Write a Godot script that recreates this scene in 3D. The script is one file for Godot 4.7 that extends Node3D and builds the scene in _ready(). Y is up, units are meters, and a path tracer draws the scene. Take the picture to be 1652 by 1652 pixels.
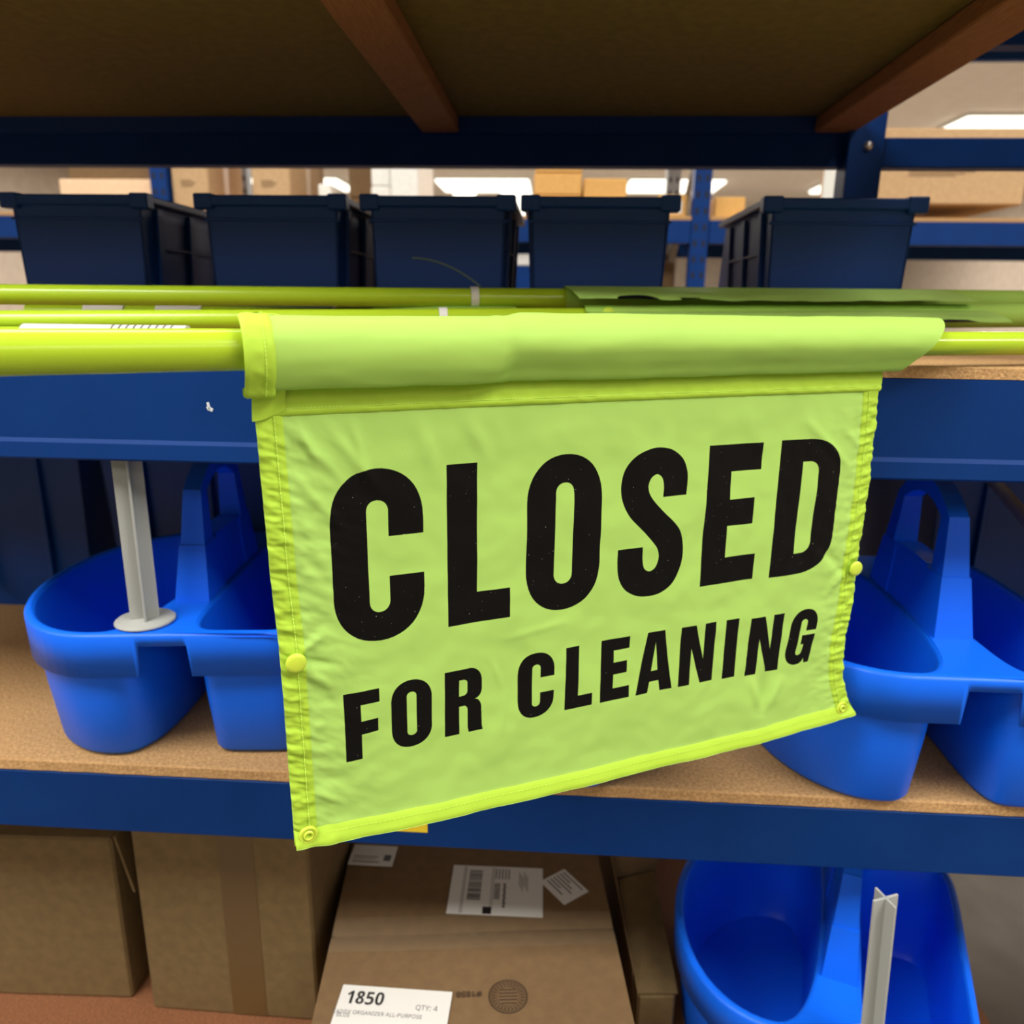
extends Node3D
# A fabric "closed for cleaning" sign hanging on its pole in front of blue warehouse shelving.
# Metres, y up. The rack's front face lies in the plane z = 0; the aisle with the camera is at z > 0.

var rng := RandomNumberGenerator.new()
var taken := {}
var mats := {}
const HALL_X := 7.0
const HALL_Z0 := -19.0
const HALL_Z1 := 5.2
const CEIL := 3.2
const SHELF2 := 1.256
const SHELF3 := 0.835
const SHELF4 := 0.43

func _ready() -> void:
	rng.seed = 11
	make_camera()
	make_environment()
	make_materials()
	make_hall()
	make_lights()
	make_rack()
	make_main_sign()
	make_rear_signs()
	make_bins()
	make_caddies()
	make_cartons()
	make_far_rack()

# ---------------------------------------------------------------- camera, light

func make_camera() -> void:
	var p := deg_to_rad(14.915)
	var y := deg_to_rad(3.2263)
	var r := deg_to_rad(0.7438)
	var fw := Vector3(-sin(y) * cos(p), -sin(p), -cos(y) * cos(p))
	var rt := Vector3(cos(y), 0, -sin(y))
	var up := rt.cross(fw)
	var rt2 := rt * cos(r) + up * sin(r)
	var up2 := up * cos(r) - rt * sin(r)
	var cam := Camera3D.new()
	cam.name = "camera"
	var att := CameraAttributesPhysical.new()
	att.frustum_focal_length = 12.0 / (826.0 / 1240.0)
	att.frustum_focus_distance = 0.52
	att.exposure_aperture = 4.8
	att.frustum_near = 0.03
	att.frustum_far = 60.0
	cam.attributes = att
	cam.fov = rad_to_deg(2.0 * atan(826.0 / 1240.0))
	cam.near = 0.03
	cam.far = 60.0
	cam.transform = Transform3D(Basis(rt2, up2, -fw), Vector3(0, 1.3, 0.68))
	add_child(cam)

func make_environment() -> void:
	var e := Environment.new()
	e.background_mode = Environment.BG_COLOR
	e.background_color = Color(0, 0, 0)
	e.tonemap_mode = Environment.TONE_MAPPER_LINEAR
	e.tonemap_exposure = 1.0
	e.sdfgi_enabled = true
	e.ssao_enabled = true
	e.ssil_enabled = true
	var w := WorldEnvironment.new()
	w.name = "environment"
	w.environment = e
	add_child(w)

func make_lights() -> void:
	# flat panels set in the ceiling, in rows across the hall
	var k := 0
	for z in [-12.35, -8.4, -4.6, -1.0, 1.15, 3.6]:
		for x in [-4.18, -1.23, 1.72, 4.67]:
			ceiling_panel(Vector3(x, CEIL, z), Vector2(1.46, 1.1), 7.4 if z == 1.15 else 1.5 if z == 3.6 else 2.4 if z == -1.0 else 9.0 if z == -4.6 else 13.0, "row_%d" % k)
			k += 1
	ceiling_panel(Vector3(-1.68, CEIL, -13.75), Vector2(0.4, 1.0), 1.5, "a")
	ceiling_panel(Vector3(-0.78, CEIL, -13.3), Vector2(0.55, 0.35), 1.0, "b")
	ceiling_panel(Vector3(-0.78, CEIL, -15.1), Vector2(0.22, 2.9), 1.5, "c")

func ceiling_panel(at: Vector3, size: Vector2, energy: float, key: String) -> void:
	var side := "far left"
	if at.x > 3.0:
		side = "far right"
	elif at.x > 0.0:
		side = "right of centre"
	elif at.x > -3.0:
		side = "left of centre"
	var label := "white ceiling light panel out of the picture, %s, %s" % [side, "in row " + ["six", "five", "four", "three", "two", "one"][int(key.trim_prefix("row_")) / 4] if key.begins_with("row_") else ""]
	if at.z < -13.0:
		label = {"a": "small white light seen under the left end of the long lamp", "b": "small white light seen under the right end of the long lamp", "c": "narrow slanting strip light seen in the gap between bins"}[key]
	elif at.z < -12.0:
		label = "long white ceiling light seen above the bins, " + side
	var t := thing("ceiling_light", label, "ceiling light", at, 0.0, "ceiling light panels")
	var st := surf()
	cbox(st, Vector3(-size.x / 2, -0.03, -size.y / 2), Vector3(size.x / 2, 0.0, size.y / 2), 0.004)
	part(t, "housing", st, mats.white_metal)
	var sd := surf()
	cbox(sd, Vector3(-size.x / 2 + 0.02, -0.075, -size.y / 2 + 0.02), Vector3(size.x / 2 - 0.02, -0.03, size.y / 2 - 0.02), 0.012)
	part(t, "diffuser", sd, mats.glow)
	var l := AreaLight3D.new()
	l.name = "panel_lamp"
	l.area_size = size - Vector2(0.06, 0.06)
	l.light_energy = energy
	l.light_color = Color(1.0, 0.985, 0.955)
	l.area_range = 40.0
	l.area_attenuation = 2.0
	l.shadow_enabled = true
	l.position = Vector3(0, -0.085, 0)
	l.rotation.x = -PI / 2
	t.add_child(l)

# ---------------------------------------------------------------- helpers

func surf() -> SurfaceTool:
	var st := SurfaceTool.new()
	st.begin(Mesh.PRIMITIVE_TRIANGLES)
	st.set_smooth_group(-1)
	return st

func numbered(called: String) -> String:
	if not taken.has(called):
		taken[called] = 0
		return called
	taken[called] += 1
	return "%s_%03d" % [called, taken[called]]

func thing(called: String, label: String, category: String, at := Vector3.ZERO, turn := 0.0, group := "") -> Node3D:
	var o := Node3D.new()
	o.name = numbered(called)
	add_child(o)
	o.position = at
	o.rotation.y = turn
	o.set_meta("label", label)
	o.set_meta("category", category)
	if group:
		o.set_meta("group", group)
	return o

func part(parent: Node, called: String, st: SurfaceTool, m: Material, label := "") -> MeshInstance3D:
	st.generate_normals()
	var o := MeshInstance3D.new()
	o.name = called
	o.mesh = st.commit()
	o.material_override = m
	parent.add_child(o, true)
	if label:
		o.set_meta("label", label)
	return o

func structure(called: String, st: SurfaceTool, m: Material) -> MeshInstance3D:
	var o := part(self, called, st, m)
	o.set_meta("kind", "structure")
	return o

func tri(st: SurfaceTool, a: Vector3, b: Vector3, c: Vector3, out: Vector3) -> void:
	# clockwise seen from the side that "out" points to
	if (b - a).cross(c - a).dot(out) > 0.0:
		var s := b
		b = c
		c = s
	st.add_vertex(a)
	st.add_vertex(b)
	st.add_vertex(c)

func poly(st: SurfaceTool, p: Array, centre: Vector3) -> void:
	var mid := Vector3.ZERO
	for q in p:
		mid += q
	mid /= p.size()
	for i in range(1, p.size() - 1):
		tri(st, p[0], p[i], p[i + 1], mid - centre)

func cbox(st: SurfaceTool, lo: Vector3, hi: Vector3, b: float, xf := Transform3D()) -> void:
	# box with chamfered edges
	st.set_smooth_group(-1)
	var c := (lo + hi) / 2
	var h := (hi - lo) / 2
	b = minf(b, minf(h.x, minf(h.y, h.z)) * 0.6)
	var v := {}
	for sx in [-1, 1]:
		for sy in [-1, 1]:
			for sz in [-1, 1]:
				var k := [Vector3(sx * h.x, sy * (h.y - b), sz * (h.z - b)), Vector3(sx * (h.x - b), sy * h.y, sz * (h.z - b)), Vector3(sx * (h.x - b), sy * (h.y - b), sz * h.z)]
				for a in 3:
					v[[sx, sy, sz, a]] = xf * (c + k[a])
	var o := xf * c
	for s in [-1, 1]:
		poly(st, [v[[s, -1, -1, 0]], v[[s, 1, -1, 0]], v[[s, 1, 1, 0]], v[[s, -1, 1, 0]]], o)
		poly(st, [v[[-1, s, -1, 1]], v[[1, s, -1, 1]], v[[1, s, 1, 1]], v[[-1, s, 1, 1]]], o)
		poly(st, [v[[-1, -1, s, 2]], v[[1, -1, s, 2]], v[[1, 1, s, 2]], v[[-1, 1, s, 2]]], o)
		for q in [-1, 1]:
			poly(st, [v[[s, q, -1, 0]], v[[s, q, 1, 0]], v[[s, q, 1, 1]], v[[s, q, -1, 1]]], o)
			poly(st, [v[[s, -1, q, 0]], v[[s, 1, q, 0]], v[[s, 1, q, 2]], v[[s, -1, q, 2]]], o)
			poly(st, [v[[-1, s, q, 1]], v[[1, s, q, 1]], v[[1, s, q, 2]], v[[-1, s, q, 2]]], o)
			for w in [-1, 1]:
				poly(st, [v[[s, q, w, 0]], v[[s, q, w, 1]], v[[s, q, w, 2]]], o)

func grid(st: SurfaceTool, rows: Array, uvs := [], smooth := 0) -> void:
	st.set_smooth_group(smooth)
	for i in rows.size() - 1:
		var a: PackedVector3Array = rows[i]
		var b: PackedVector3Array = rows[i + 1]
		for j in a.size() - 1:
			for k in [[i, j], [i, j + 1], [i + 1, j + 1], [i, j], [i + 1, j + 1], [i + 1, j]]:
				if uvs:
					st.set_uv(uvs[k[0]][k[1]])
				st.add_vertex(rows[k[0]][k[1]])

func cap(st: SurfaceTool, ring: PackedVector3Array, out: Vector3) -> void:
	st.set_smooth_group(-1)
	var c := Vector3.ZERO
	for i in ring.size() - 1:
		c += ring[i]
	c /= ring.size() - 1
	for i in ring.size() - 1:
		tri(st, c, ring[i], ring[i + 1], out)

func tube(st: SurfaceTool, pts: Array, r: float, n := 20, capped := true) -> void:
	var rows := []
	for i in pts.size():
		var t: Vector3 = (pts[mini(i + 1, pts.size() - 1)] - pts[maxi(i - 1, 0)]).normalized()
		var u := t.cross(Vector3(0.13, 1, 0.07)).normalized()
		var w := u.cross(t).normalized()
		var ring := PackedVector3Array()
		for k in n + 1:
			var a := TAU * k / n
			ring.append(pts[i] + (u * cos(a) + w * sin(a)) * r)
		rows.append(ring)
	grid(st, rows)
	if capped:
		cap(st, rows[0], pts[0] - pts[1])
		cap(st, rows[-1], pts[-1] - pts[-2])

func lathe(st: SurfaceTool, profile: Array, xf: Transform3D, n := 28) -> void:
	# profile: (radius, height) pairs, turned round the local y axis
	var rows := []
	for q in profile:
		var ring := PackedVector3Array()
		for k in n + 1:
			var a := -TAU * k / n
			ring.append(xf * Vector3(cos(a) * q.x, q.y, sin(a) * q.x))
		rows.append(ring)
	grid(st, rows)

func extrude_x(st: SurfaceTool, outline: PackedVector2Array, x0: float, x1: float) -> void:
	# outline in (z, y), pulled along x
	st.set_smooth_group(-1)
	var c := Vector2.ZERO
	for q in outline:
		c += q
	c /= outline.size()
	var turn := 1.0 if Geometry2D.is_polygon_clockwise(outline) else -1.0
	for i in outline.size():
		var a := outline[i]
		var b := outline[(i + 1) % outline.size()]
		var out2 := Vector2(-(b - a).y, (b - a).x) * turn
		var out := Vector3(0, out2.y, out2.x)
		var p := [Vector3(x0, a.y, a.x), Vector3(x1, a.y, a.x), Vector3(x1, b.y, b.x), Vector3(x0, b.y, b.x)]
		tri(st, p[0], p[1], p[2], out)
		tri(st, p[0], p[2], p[3], out)
	var t := Geometry2D.triangulate_polygon(outline)
	for i in range(0, t.size(), 3):
		for x in [[x0, -1.0], [x1, 1.0]]:
			var q := []
			for k in 3:
				q.append(Vector3(x[0], outline[t[i + k]].y, outline[t[i + k]].x))
			tri(st, q[0], q[1], q[2], Vector3(x[1], 0, 0))

func lin(table: Array, x: float) -> float:
	# table of [x, y], x rising
	if x <= table[0][0]:
		return table[0][1]
	for i in table.size() - 1:
		if x <= table[i + 1][0]:
			var f: float = (x - table[i][0]) / (table[i + 1][0] - table[i][0])
			return lerpf(table[i][1], table[i + 1][1], f)
	return table[-1][1]

func closed_spline(p: Array, n: int) -> Array:
	var out := []
	var m := p.size()
	for i in m:
		for k in n:
			var t := float(k) / n
			var a: Vector2 = p[(i - 1 + m) % m]
			var b: Vector2 = p[i]
			var c: Vector2 = p[(i + 1) % m]
			var d: Vector2 = p[(i + 2) % m]
			out.append(b.cubic_interpolate(c, a, d, t))
	return out

# ---------------------------------------------------------------- materials

func mat(c: Color, rough: float, spec := 0.5) -> StandardMaterial3D:
	var m := StandardMaterial3D.new()
	m.albedo_color = c
	m.roughness = rough
	m.metallic_specular = spec
	return m

func noise(freq: float, seed_: int, octaves := 4, type := FastNoiseLite.TYPE_SIMPLEX_SMOOTH) -> FastNoiseLite:
	var n := FastNoiseLite.new()
	n.noise_type = type
	n.frequency = freq
	n.seed = seed_
	n.fractal_octaves = octaves
	return n

func grained(c1: Color, c2: Color, freq: float, scale: float, rough: float, seed_: int, bump := 0.0, stretch := Vector3.ONE) -> StandardMaterial3D:
	var m := mat(Color.WHITE, rough)
	var t := NoiseTexture2D.new()
	t.width = 512
	t.height = 512
	t.seamless = true
	t.noise = noise(freq, seed_)
	var g := Gradient.new()
	g.set_color(0, c1)
	g.set_color(1, c2)
	t.color_ramp = g
	m.albedo_texture = t
	m.uv1_triplanar = true
	m.uv1_scale = stretch * scale
	if bump > 0.0:
		var h := NoiseTexture2D.new()
		h.width = 512
		h.height = 512
		h.seamless = true
		h.noise = noise(freq * 1.5, seed_ + 5)
		m.heightmap_enabled = true
		m.heightmap_texture = h
		m.heightmap_scale = bump
	return m

func make_materials() -> void:
	mats.white_metal = mat(Color(0.86, 0.86, 0.84), 0.5)
	mats.glow = mat(Color(0.95, 0.95, 0.92), 0.6)
	mats.glow.emission_enabled = true
	mats.glow.emission = Color(1.0, 0.985, 0.93)
	mats.glow.emission_energy_multiplier = 2.2
	mats.ceiling = grained(Color8(240, 222, 204), Color8(248, 232, 215), 0.02, 0.5, 0.95, 3)
	mats.wall = grained(Color8(168, 152, 136), Color8(182, 166, 150), 0.02, 0.5, 0.95, 4)
	mats.floor = grained(Color8(98, 93, 86), Color8(116, 110, 102), 0.02, 0.7, 0.7, 5)
	mats.rack_blue = grained(Color8(6, 47, 108), Color8(8, 52, 116), 0.01, 2.0, 0.5, 6)
	mats.rack_blue.metallic_specular = 0.25
	mats.rack_grey = mat(Color8(120, 122, 126), 0.45)
	mats.slot = mat(Color8(16, 16, 20), 0.8)
	mats.bolt = mat(Color8(190, 190, 190), 0.3)
	mats.bolt.metallic = 0.9
	mats.board = grained(Color8(150, 112, 68), Color8(208, 168, 116), 0.06, 7.0, 0.9, 7, 0.06)
	mats.board_red = grained(Color8(110, 68, 40), Color8(146, 94, 58), 0.06, 7.0, 0.85, 22, 0.04)
	mats.deck = grained(Color8(104, 84, 31), Color8(122, 98, 42), 0.03, 3.0, 0.85, 21)
	mats.joist = grained(Color8(128, 76, 40), Color8(156, 100, 58), 0.03, 3.0, 0.8, 8, 0.03, Vector3(6, 6, 0.5))
	mats.caddy = mat(Color8(10, 104, 247), 0.42, 0.4)
	mats.bin = mat(Color8(10, 64, 142), 0.45, 0.4)
	mats.pole = mat(Color8(172, 204, 42), 0.22)
	mats.cloth = mat(Color8(164, 205, 92), 0.62, 0.35)
	mats.hem = mat(Color8(176, 214, 66), 0.62, 0.35)
	mats.thread = mat(Color8(206, 238, 96), 0.7)
	mats.snap = mat(Color8(204, 228, 72), 0.35)
	mats.ring = mat(Color8(222, 222, 218), 0.5)
	mats.paper = mat(Color8(216, 214, 210), 0.8)
	mats.grey_plastic = mat(Color8(166, 169, 166), 0.45)
	mats.chip = mat(Color8(205, 210, 215), 0.6)
	mats.ink = mat(Color8(20, 18, 17), 0.6)
	mats.stamp = mat(Color8(68, 48, 31), 0.8)
	mats.grey_print = mat(Color8(96, 96, 98), 0.8)
	mats.carton = grained(Color8(106, 82, 53), Color8(119, 93, 61), 0.03, 3.0, 0.82, 9, 0.01)
	mats.carton_dark = grained(Color8(108, 88, 55), Color8(124, 101, 64), 0.03, 3.0, 0.85, 10, 0.01)
	mats.carton_tan = grained(Color8(180, 148, 110), Color8(194, 162, 122), 0.03, 3.0, 0.85, 12)
	mats.carton_gold = grained(Color8(214, 164, 92), Color8(226, 178, 106), 0.03, 3.0, 0.85, 13)
	mats.carton_peach = grained(Color8(232, 196, 160), Color8(240, 206, 172), 0.03, 3.0, 0.85, 14)
	mats.carton_white = grained(Color8(226, 226, 222), Color8(240, 240, 236), 0.03, 3.0, 0.85, 15)
	mats.tape = mat(Color(0.9, 0.85, 0.75, 0.05), 0.1, 0.35)
	mats.tape.transparency = BaseMaterial3D.TRANSPARENCY_ALPHA
	mats.tape_brown = mat(Color8(104, 80, 48), 0.35)
	mats.film = mat(Color(0.92, 0.95, 0.95, 0.3), 0.12, 0.7)
	mats.film.transparency = BaseMaterial3D.TRANSPARENCY_ALPHA
	mats.stamp_pale = mat(Color8(120, 92, 62), 0.8)
	mats.tape_tan = mat(Color8(186, 148, 98), 0.4)
	mats.yellow = mat(Color8(236, 206, 40), 0.5)
	var print_ := make_print()
	mats.panel = mat(Color.WHITE, 1.0, 0.28)
	mats.panel.albedo_texture = print_[0]
	mats.panel.roughness_texture = print_[1]
	mats.panel.roughness_texture_channel = BaseMaterial3D.TEXTURE_CHANNEL_RED
	mats.panel.texture_repeat = false

# ---------------------------------------------------------------- the print on the sign

func arc_to(p: Array, to: Vector2, first_x: bool, k := 0.6) -> void:
	# quarter curve from the last point, leaving along x or along y
	var a: Vector2 = p[-1]
	var c1 := Vector2(lerpf(a.x, to.x, k), a.y) if first_x else Vector2(a.x, lerpf(a.y, to.y, k))
	var c2 := Vector2(to.x, lerpf(to.y, a.y, k)) if first_x else Vector2(lerpf(to.x, a.x, k), to.y)
	for i in range(1, 13):
		p.append(a.bezier_interpolate(c1, c2, to, i / 12.0))

func glyph(ch: String) -> Array:
	# contours in units of the cap height
	var v := func(x: float, y: float) -> Vector2: return Vector2(x, y)
	match ch:
		"C", "G":
			var w := 0.535
			var p := [Vector2(w, 0.615)]
			p.append(Vector2(w, 0.72))
			arc_to(p, Vector2(w / 2, 1.012), false)
			arc_to(p, Vector2(0, 0.72), true)
			p.append(Vector2(0, 0.28))
			arc_to(p, Vector2(w / 2, -0.012), false)
			if ch == "C":
				arc_to(p, Vector2(w, 0.28), true)
				p.append_array([Vector2(w, 0.374), Vector2(w - 0.205, 0.374), Vector2(w - 0.205, 0.235)])
			else:
				arc_to(p, Vector2(w - 0.13, 0.10), true)
				p.append_array([Vector2(w - 0.10, 0.0), Vector2(w, 0.0), Vector2(w, 0.535), Vector2(w / 2, 0.535), Vector2(w / 2, 0.37), Vector2(w - 0.205, 0.37), Vector2(w - 0.205, 0.235)])
			arc_to(p, Vector2(w / 2, 0.165), false)
			arc_to(p, Vector2(0.205, 0.235), true)
			p.append(Vector2(0.205, 0.765))
			arc_to(p, Vector2(w / 2, 0.83), false)
			arc_to(p, Vector2(w - 0.205, 0.765), true)
			p.append(Vector2(w - 0.205, 0.615))
			return [p]
		"O":
			var w := 0.525
			var p := [Vector2(w, 0.28), Vector2(w, 0.72)]
			arc_to(p, Vector2(w / 2, 1.012), false)
			arc_to(p, Vector2(0, 0.72), true)
			p.append(Vector2(0, 0.28))
			arc_to(p, Vector2(w / 2, -0.012), false)
			arc_to(p, Vector2(w, 0.28), true)
			var a := 0.198
			var q := [Vector2(w - a, 0.235), Vector2(w - a, 0.765)]
			arc_to(q, Vector2(w / 2, 0.832), false)
			arc_to(q, Vector2(a, 0.765), true)
			q.append(Vector2(a, 0.235))
			arc_to(q, Vector2(w / 2, 0.167), false)
			arc_to(q, Vector2(w - a, 0.235), true)
			return [p, q]
		"L":
			return [[Vector2(0, 0), Vector2(0.41, 0), Vector2(0.41, 0.195), Vector2(0.193, 0.195), Vector2(0.193, 1), Vector2(0, 1)]]
		"E":
			return [[Vector2(0, 0), Vector2(0.46, 0), Vector2(0.46, 0.193), Vector2(0.195, 0.193), Vector2(0.195, 0.424), Vector2(0.41, 0.424), Vector2(0.41, 0.614), Vector2(0.195, 0.614), Vector2(0.195, 0.812), Vector2(0.445, 0.812), Vector2(0.445, 1), Vector2(0, 1)]]
		"F":
			return [[Vector2(0, 0), Vector2(0.22, 0), Vector2(0.22, 0.375), Vector2(0.455, 0.375), Vector2(0.455, 0.565), Vector2(0.22, 0.565), Vector2(0.22, 0.808), Vector2(0.48, 0.808), Vector2(0.48, 1), Vector2(0, 1)]]
		"I":
			return [[Vector2(0, 0), Vector2(0.24, 0), Vector2(0.24, 1), Vector2(0, 1)]]
		"N":
			return [[Vector2(0, 0), Vector2(0.205, 0), Vector2(0.205, 0.62), Vector2(0.41, 0), Vector2(0.645, 0), Vector2(0.645, 1), Vector2(0.44, 1), Vector2(0.44, 0.4), Vector2(0.265, 1), Vector2(0, 1)]]
		"A":
			return [[Vector2(0, 0), Vector2(0.212, 0), Vector2(0.24, 0.18), Vector2(0.41, 0.18), Vector2(0.44, 0), Vector2(0.655, 0), Vector2(0.475, 1), Vector2(0.175, 1)], [Vector2(0.265, 0.35), Vector2(0.388, 0.35), Vector2(0.325, 0.83)]]
		"D":
			var w := 0.54
			var p := [Vector2(0, 0), Vector2(0.25, 0)]
			arc_to(p, Vector2(w, 0.27), true)
			p.append(Vector2(w, 0.73))
			arc_to(p, Vector2(0.25, 1), false)
			p.append(Vector2(0, 1))
			var q := [Vector2(0.2, 0.16), Vector2(0.26, 0.16)]
			arc_to(q, Vector2(0.345, 0.25), true)
			q.append(Vector2(0.345, 0.75))
			arc_to(q, Vector2(0.26, 0.84), false)
			q.append(Vector2(0.2, 0.84))
			return [p, q]
		"R":
			var p := [Vector2(0, 0), Vector2(0.215, 0), Vector2(0.215, 0.43), Vector2(0.28, 0.43)]
			arc_to(p, Vector2(0.345, 0.35), true)
			p.append(Vector2(0.345, 0.08))
			p.append_array([Vector2(0.36, 0.0), Vector2(0.575, 0.0), Vector2(0.562, 0.05), Vector2(0.555, 0.34)])
			arc_to(p, Vector2(0.44, 0.505), false)
			arc_to(p, Vector2(0.565, 0.66), true)
			p.append(Vector2(0.565, 0.76))
			arc_to(p, Vector2(0.36, 1.0), false)
			p.append(Vector2(0, 1))
			var q := [Vector2(0.215, 0.585), Vector2(0.27, 0.585)]
			arc_to(q, Vector2(0.345, 0.66), true)
			q.append(Vector2(0.345, 0.77))
			arc_to(q, Vector2(0.27, 0.84), false)
			q.append(Vector2(0.215, 0.84))
			return [p, q]
		"S":
			var a := [Vector2(0.51, 0.679), Vector2(0.513, 0.778), Vector2(0.503, 0.85), Vector2(0.466, 0.927), Vector2(0.38, 0.99), Vector2(0.275, 1.013), Vector2(0.18, 1.0), Vector2(0.091, 0.96), Vector2(0.028, 0.885), Vector2(0.004, 0.80), Vector2(0.007, 0.713), Vector2(0.034, 0.63), Vector2(0.078, 0.56), Vector2(0.134, 0.504), Vector2(0.205, 0.437), Vector2(0.278, 0.357), Vector2(0.309, 0.311), Vector2(0.323, 0.254), Vector2(0.303, 0.190), Vector2(0.258, 0.164), Vector2(0.213, 0.188), Vector2(0.196, 0.245), Vector2(0.19, 0.343)]
			var b := [Vector2(0.0, 0.343), Vector2(0.0, 0.232), Vector2(0.018, 0.139), Vector2(0.07, 0.055), Vector2(0.16, 0.002), Vector2(0.255, -0.012), Vector2(0.36, 0.004), Vector2(0.446, 0.064), Vector2(0.5, 0.173), Vector2(0.513, 0.294), Vector2(0.488, 0.407), Vector2(0.433, 0.486), Vector2(0.33, 0.579), Vector2(0.232, 0.68), Vector2(0.202, 0.755), Vector2(0.219, 0.812), Vector2(0.264, 0.837), Vector2(0.306, 0.812), Vector2(0.323, 0.757), Vector2(0.323, 0.678)]
			var p := []
			for run in [a, b]:
				for i in run.size() - 1:
					for k in 5:
						p.append(run[i].cubic_interpolate(run[i + 1], run[maxi(i - 1, 0)], run[mini(i + 2, run.size() - 1)], k / 5.0))
				p.append(run[-1])
			return [p]
	return []

func make_print() -> Array:
	# the sheet from -20 to 520 mm across and 1250 down to 930 mm above the floor, drawn at twice the size
	var px := 4096.0 / 540.0
	var hh := int(ceil(320.0 * px / 2.0)) * 2
	var im := Image.create(4096, hh, false, Image.FORMAT_RGB8)
	var cloth := Color8(174, 216, 108)
	var ink := Color8(12, 11, 10)
	im.fill(cloth)
	var rough := Image.create(4096, hh, false, Image.FORMAT_RGB8)
	rough.fill(Color(0.6, 0.6, 0.6))
	var dull := Color(0.42, 0.42, 0.42)
	# letter, left edge, width scale, base line, cap height in mm, lean
	var text := [
		["C", 38.8, 1.0, 1089.5, 112.0, 0.0], ["L", 115.2, 1.0, 1089.5, 112.0, 0.0], ["O", 173.5, 1.0, 1089.5, 112.0, 0.0], ["S", 248.2, 1.0, 1089.5, 112.0, 0.0], ["E", 323.7, 1.0, 1089.5, 112.0, 0.0], ["D", 391.6, 1.0, 1088.5, 113.5, 0.0],
		["F", 42.0, 1.0, 1004.6, 49.5, 0.0], ["O", 74.0, 1.1, 1005.2, 49.6, 0.0], ["R", 112.3, 1.0, 1005.6, 50.0, 0.0], ["C", 168.7, 1.08, 1006.0, 50.8, 0.0], ["L", 207.6, 1.12, 1006.1, 50.8, 0.0], ["E", 238.2, 1.1, 1006.0, 51.0, 0.0], ["A", 270.3, 1.0, 1005.6, 51.5, 0.0], ["N", 310.0, 1.0, 1005.4, 51.5, 0.0], ["I", 353.6, 1.0, 1004.2, 52.2, 0.0], ["N", 377.2, 1.03, 1002.4, 52.0, 0.02], ["G", 417.0, 1.02, 1004.8, 49.5, 0.12],
	]
	for t in text:
		var rings := []
		for c in glyph(t[0]):
			var r := PackedVector2Array()
			for q in c:
				var x: float = t[1] + (q.x * t[2] + q.y * t[5]) * t[4]
				var y: float = t[3] + q.y * t[4]
				r.append(Vector2((x + 20.0) * px, (1250.0 - y) * px))
			rings.append(r)
		var y0 := int((1250.0 - (t[3] + 1.03 * t[4])) * px)
		var y1 := int((1250.0 - (t[3] - 0.03 * t[4])) * px)
		for y in range(y0, y1 + 1):
			var hits := PackedFloat32Array()
			var yc := y + 0.5
			for r in rings:
				var n: int = r.size()
				for i in n:
					var a: Vector2 = r[i]
					var b: Vector2 = r[(i + 1) % n]
					if (a.y > yc) != (b.y > yc):
						hits.append(a.x + (yc - a.y) / (b.y - a.y) * (b.x - a.x))
			hits.sort()
			for i in range(0, hits.size() - 1, 2):
				var xa := int(round(hits[i]))
				var xb := int(round(hits[i + 1]))
				im.fill_rect(Rect2i(xa, y, xb - xa, 1), ink)
				rough.fill_rect(Rect2i(xa, y, xb - xa, 1), dull)
		# pin holes and scuffs where the ink has flaked
		for k in (60 if t[4] > 80.0 else 5):
			var sx := int((t[1] + rng.randf() * 0.5 * t[4] + 20.0) * px)
			var sy := int((1250.0 - t[3] - rng.randf() * t[4]) * px)
			if im.get_pixel(sx, sy).g < 0.3:
				var s := 2 + rng.randi() % 3
				im.fill_rect(Rect2i(sx, sy, s, s), Color8(214, 224, 190).lerp(ink, rng.randf_range(0.1, 0.75)))
	# a few dust specks on the cloth
	for k in 40:
		im.fill_rect(Rect2i(rng.randi() % 4090, rng.randi() % (hh - 6), 3, 3), cloth.darkened(rng.randf_range(0.1, 0.35)))
	im.resize(2048, hh / 2, Image.INTERPOLATE_BILINEAR)
	rough.resize(1024, hh / 4, Image.INTERPOLATE_BILINEAR)
	return [ImageTexture.create_from_image(im), ImageTexture.create_from_image(rough)]

# ---------------------------------------------------------------- the hall

func make_hall() -> void:
	var t := 0.2
	var d := {
		"floor": [Vector3(-HALL_X - t, -t, HALL_Z0 - t), Vector3(HALL_X + t, 0, HALL_Z1 + t), mats.floor],
		"ceiling": [Vector3(-HALL_X - t, CEIL, HALL_Z0 - t), Vector3(HALL_X + t, CEIL + t, HALL_Z1 + t), mats.ceiling],
		"wall_left": [Vector3(-HALL_X - t, 0, HALL_Z0), Vector3(-HALL_X, CEIL, HALL_Z1), mats.wall],
		"wall_right": [Vector3(HALL_X, 0, HALL_Z0), Vector3(HALL_X + t, CEIL, HALL_Z1), mats.wall],
		"wall_back": [Vector3(-HALL_X - t, 0, HALL_Z0 - t), Vector3(HALL_X + t, CEIL, HALL_Z0), mats.wall],
		"wall_front": [Vector3(-HALL_X - t, 0, HALL_Z1), Vector3(HALL_X + t, CEIL, HALL_Z1 + t), mats.wall],
	}
	for k in d:
		var st := surf()
		cbox(st, d[k][0], d[k][1], 0.0005)
		structure(k, st, d[k][2])

# ---------------------------------------------------------------- racks

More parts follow.
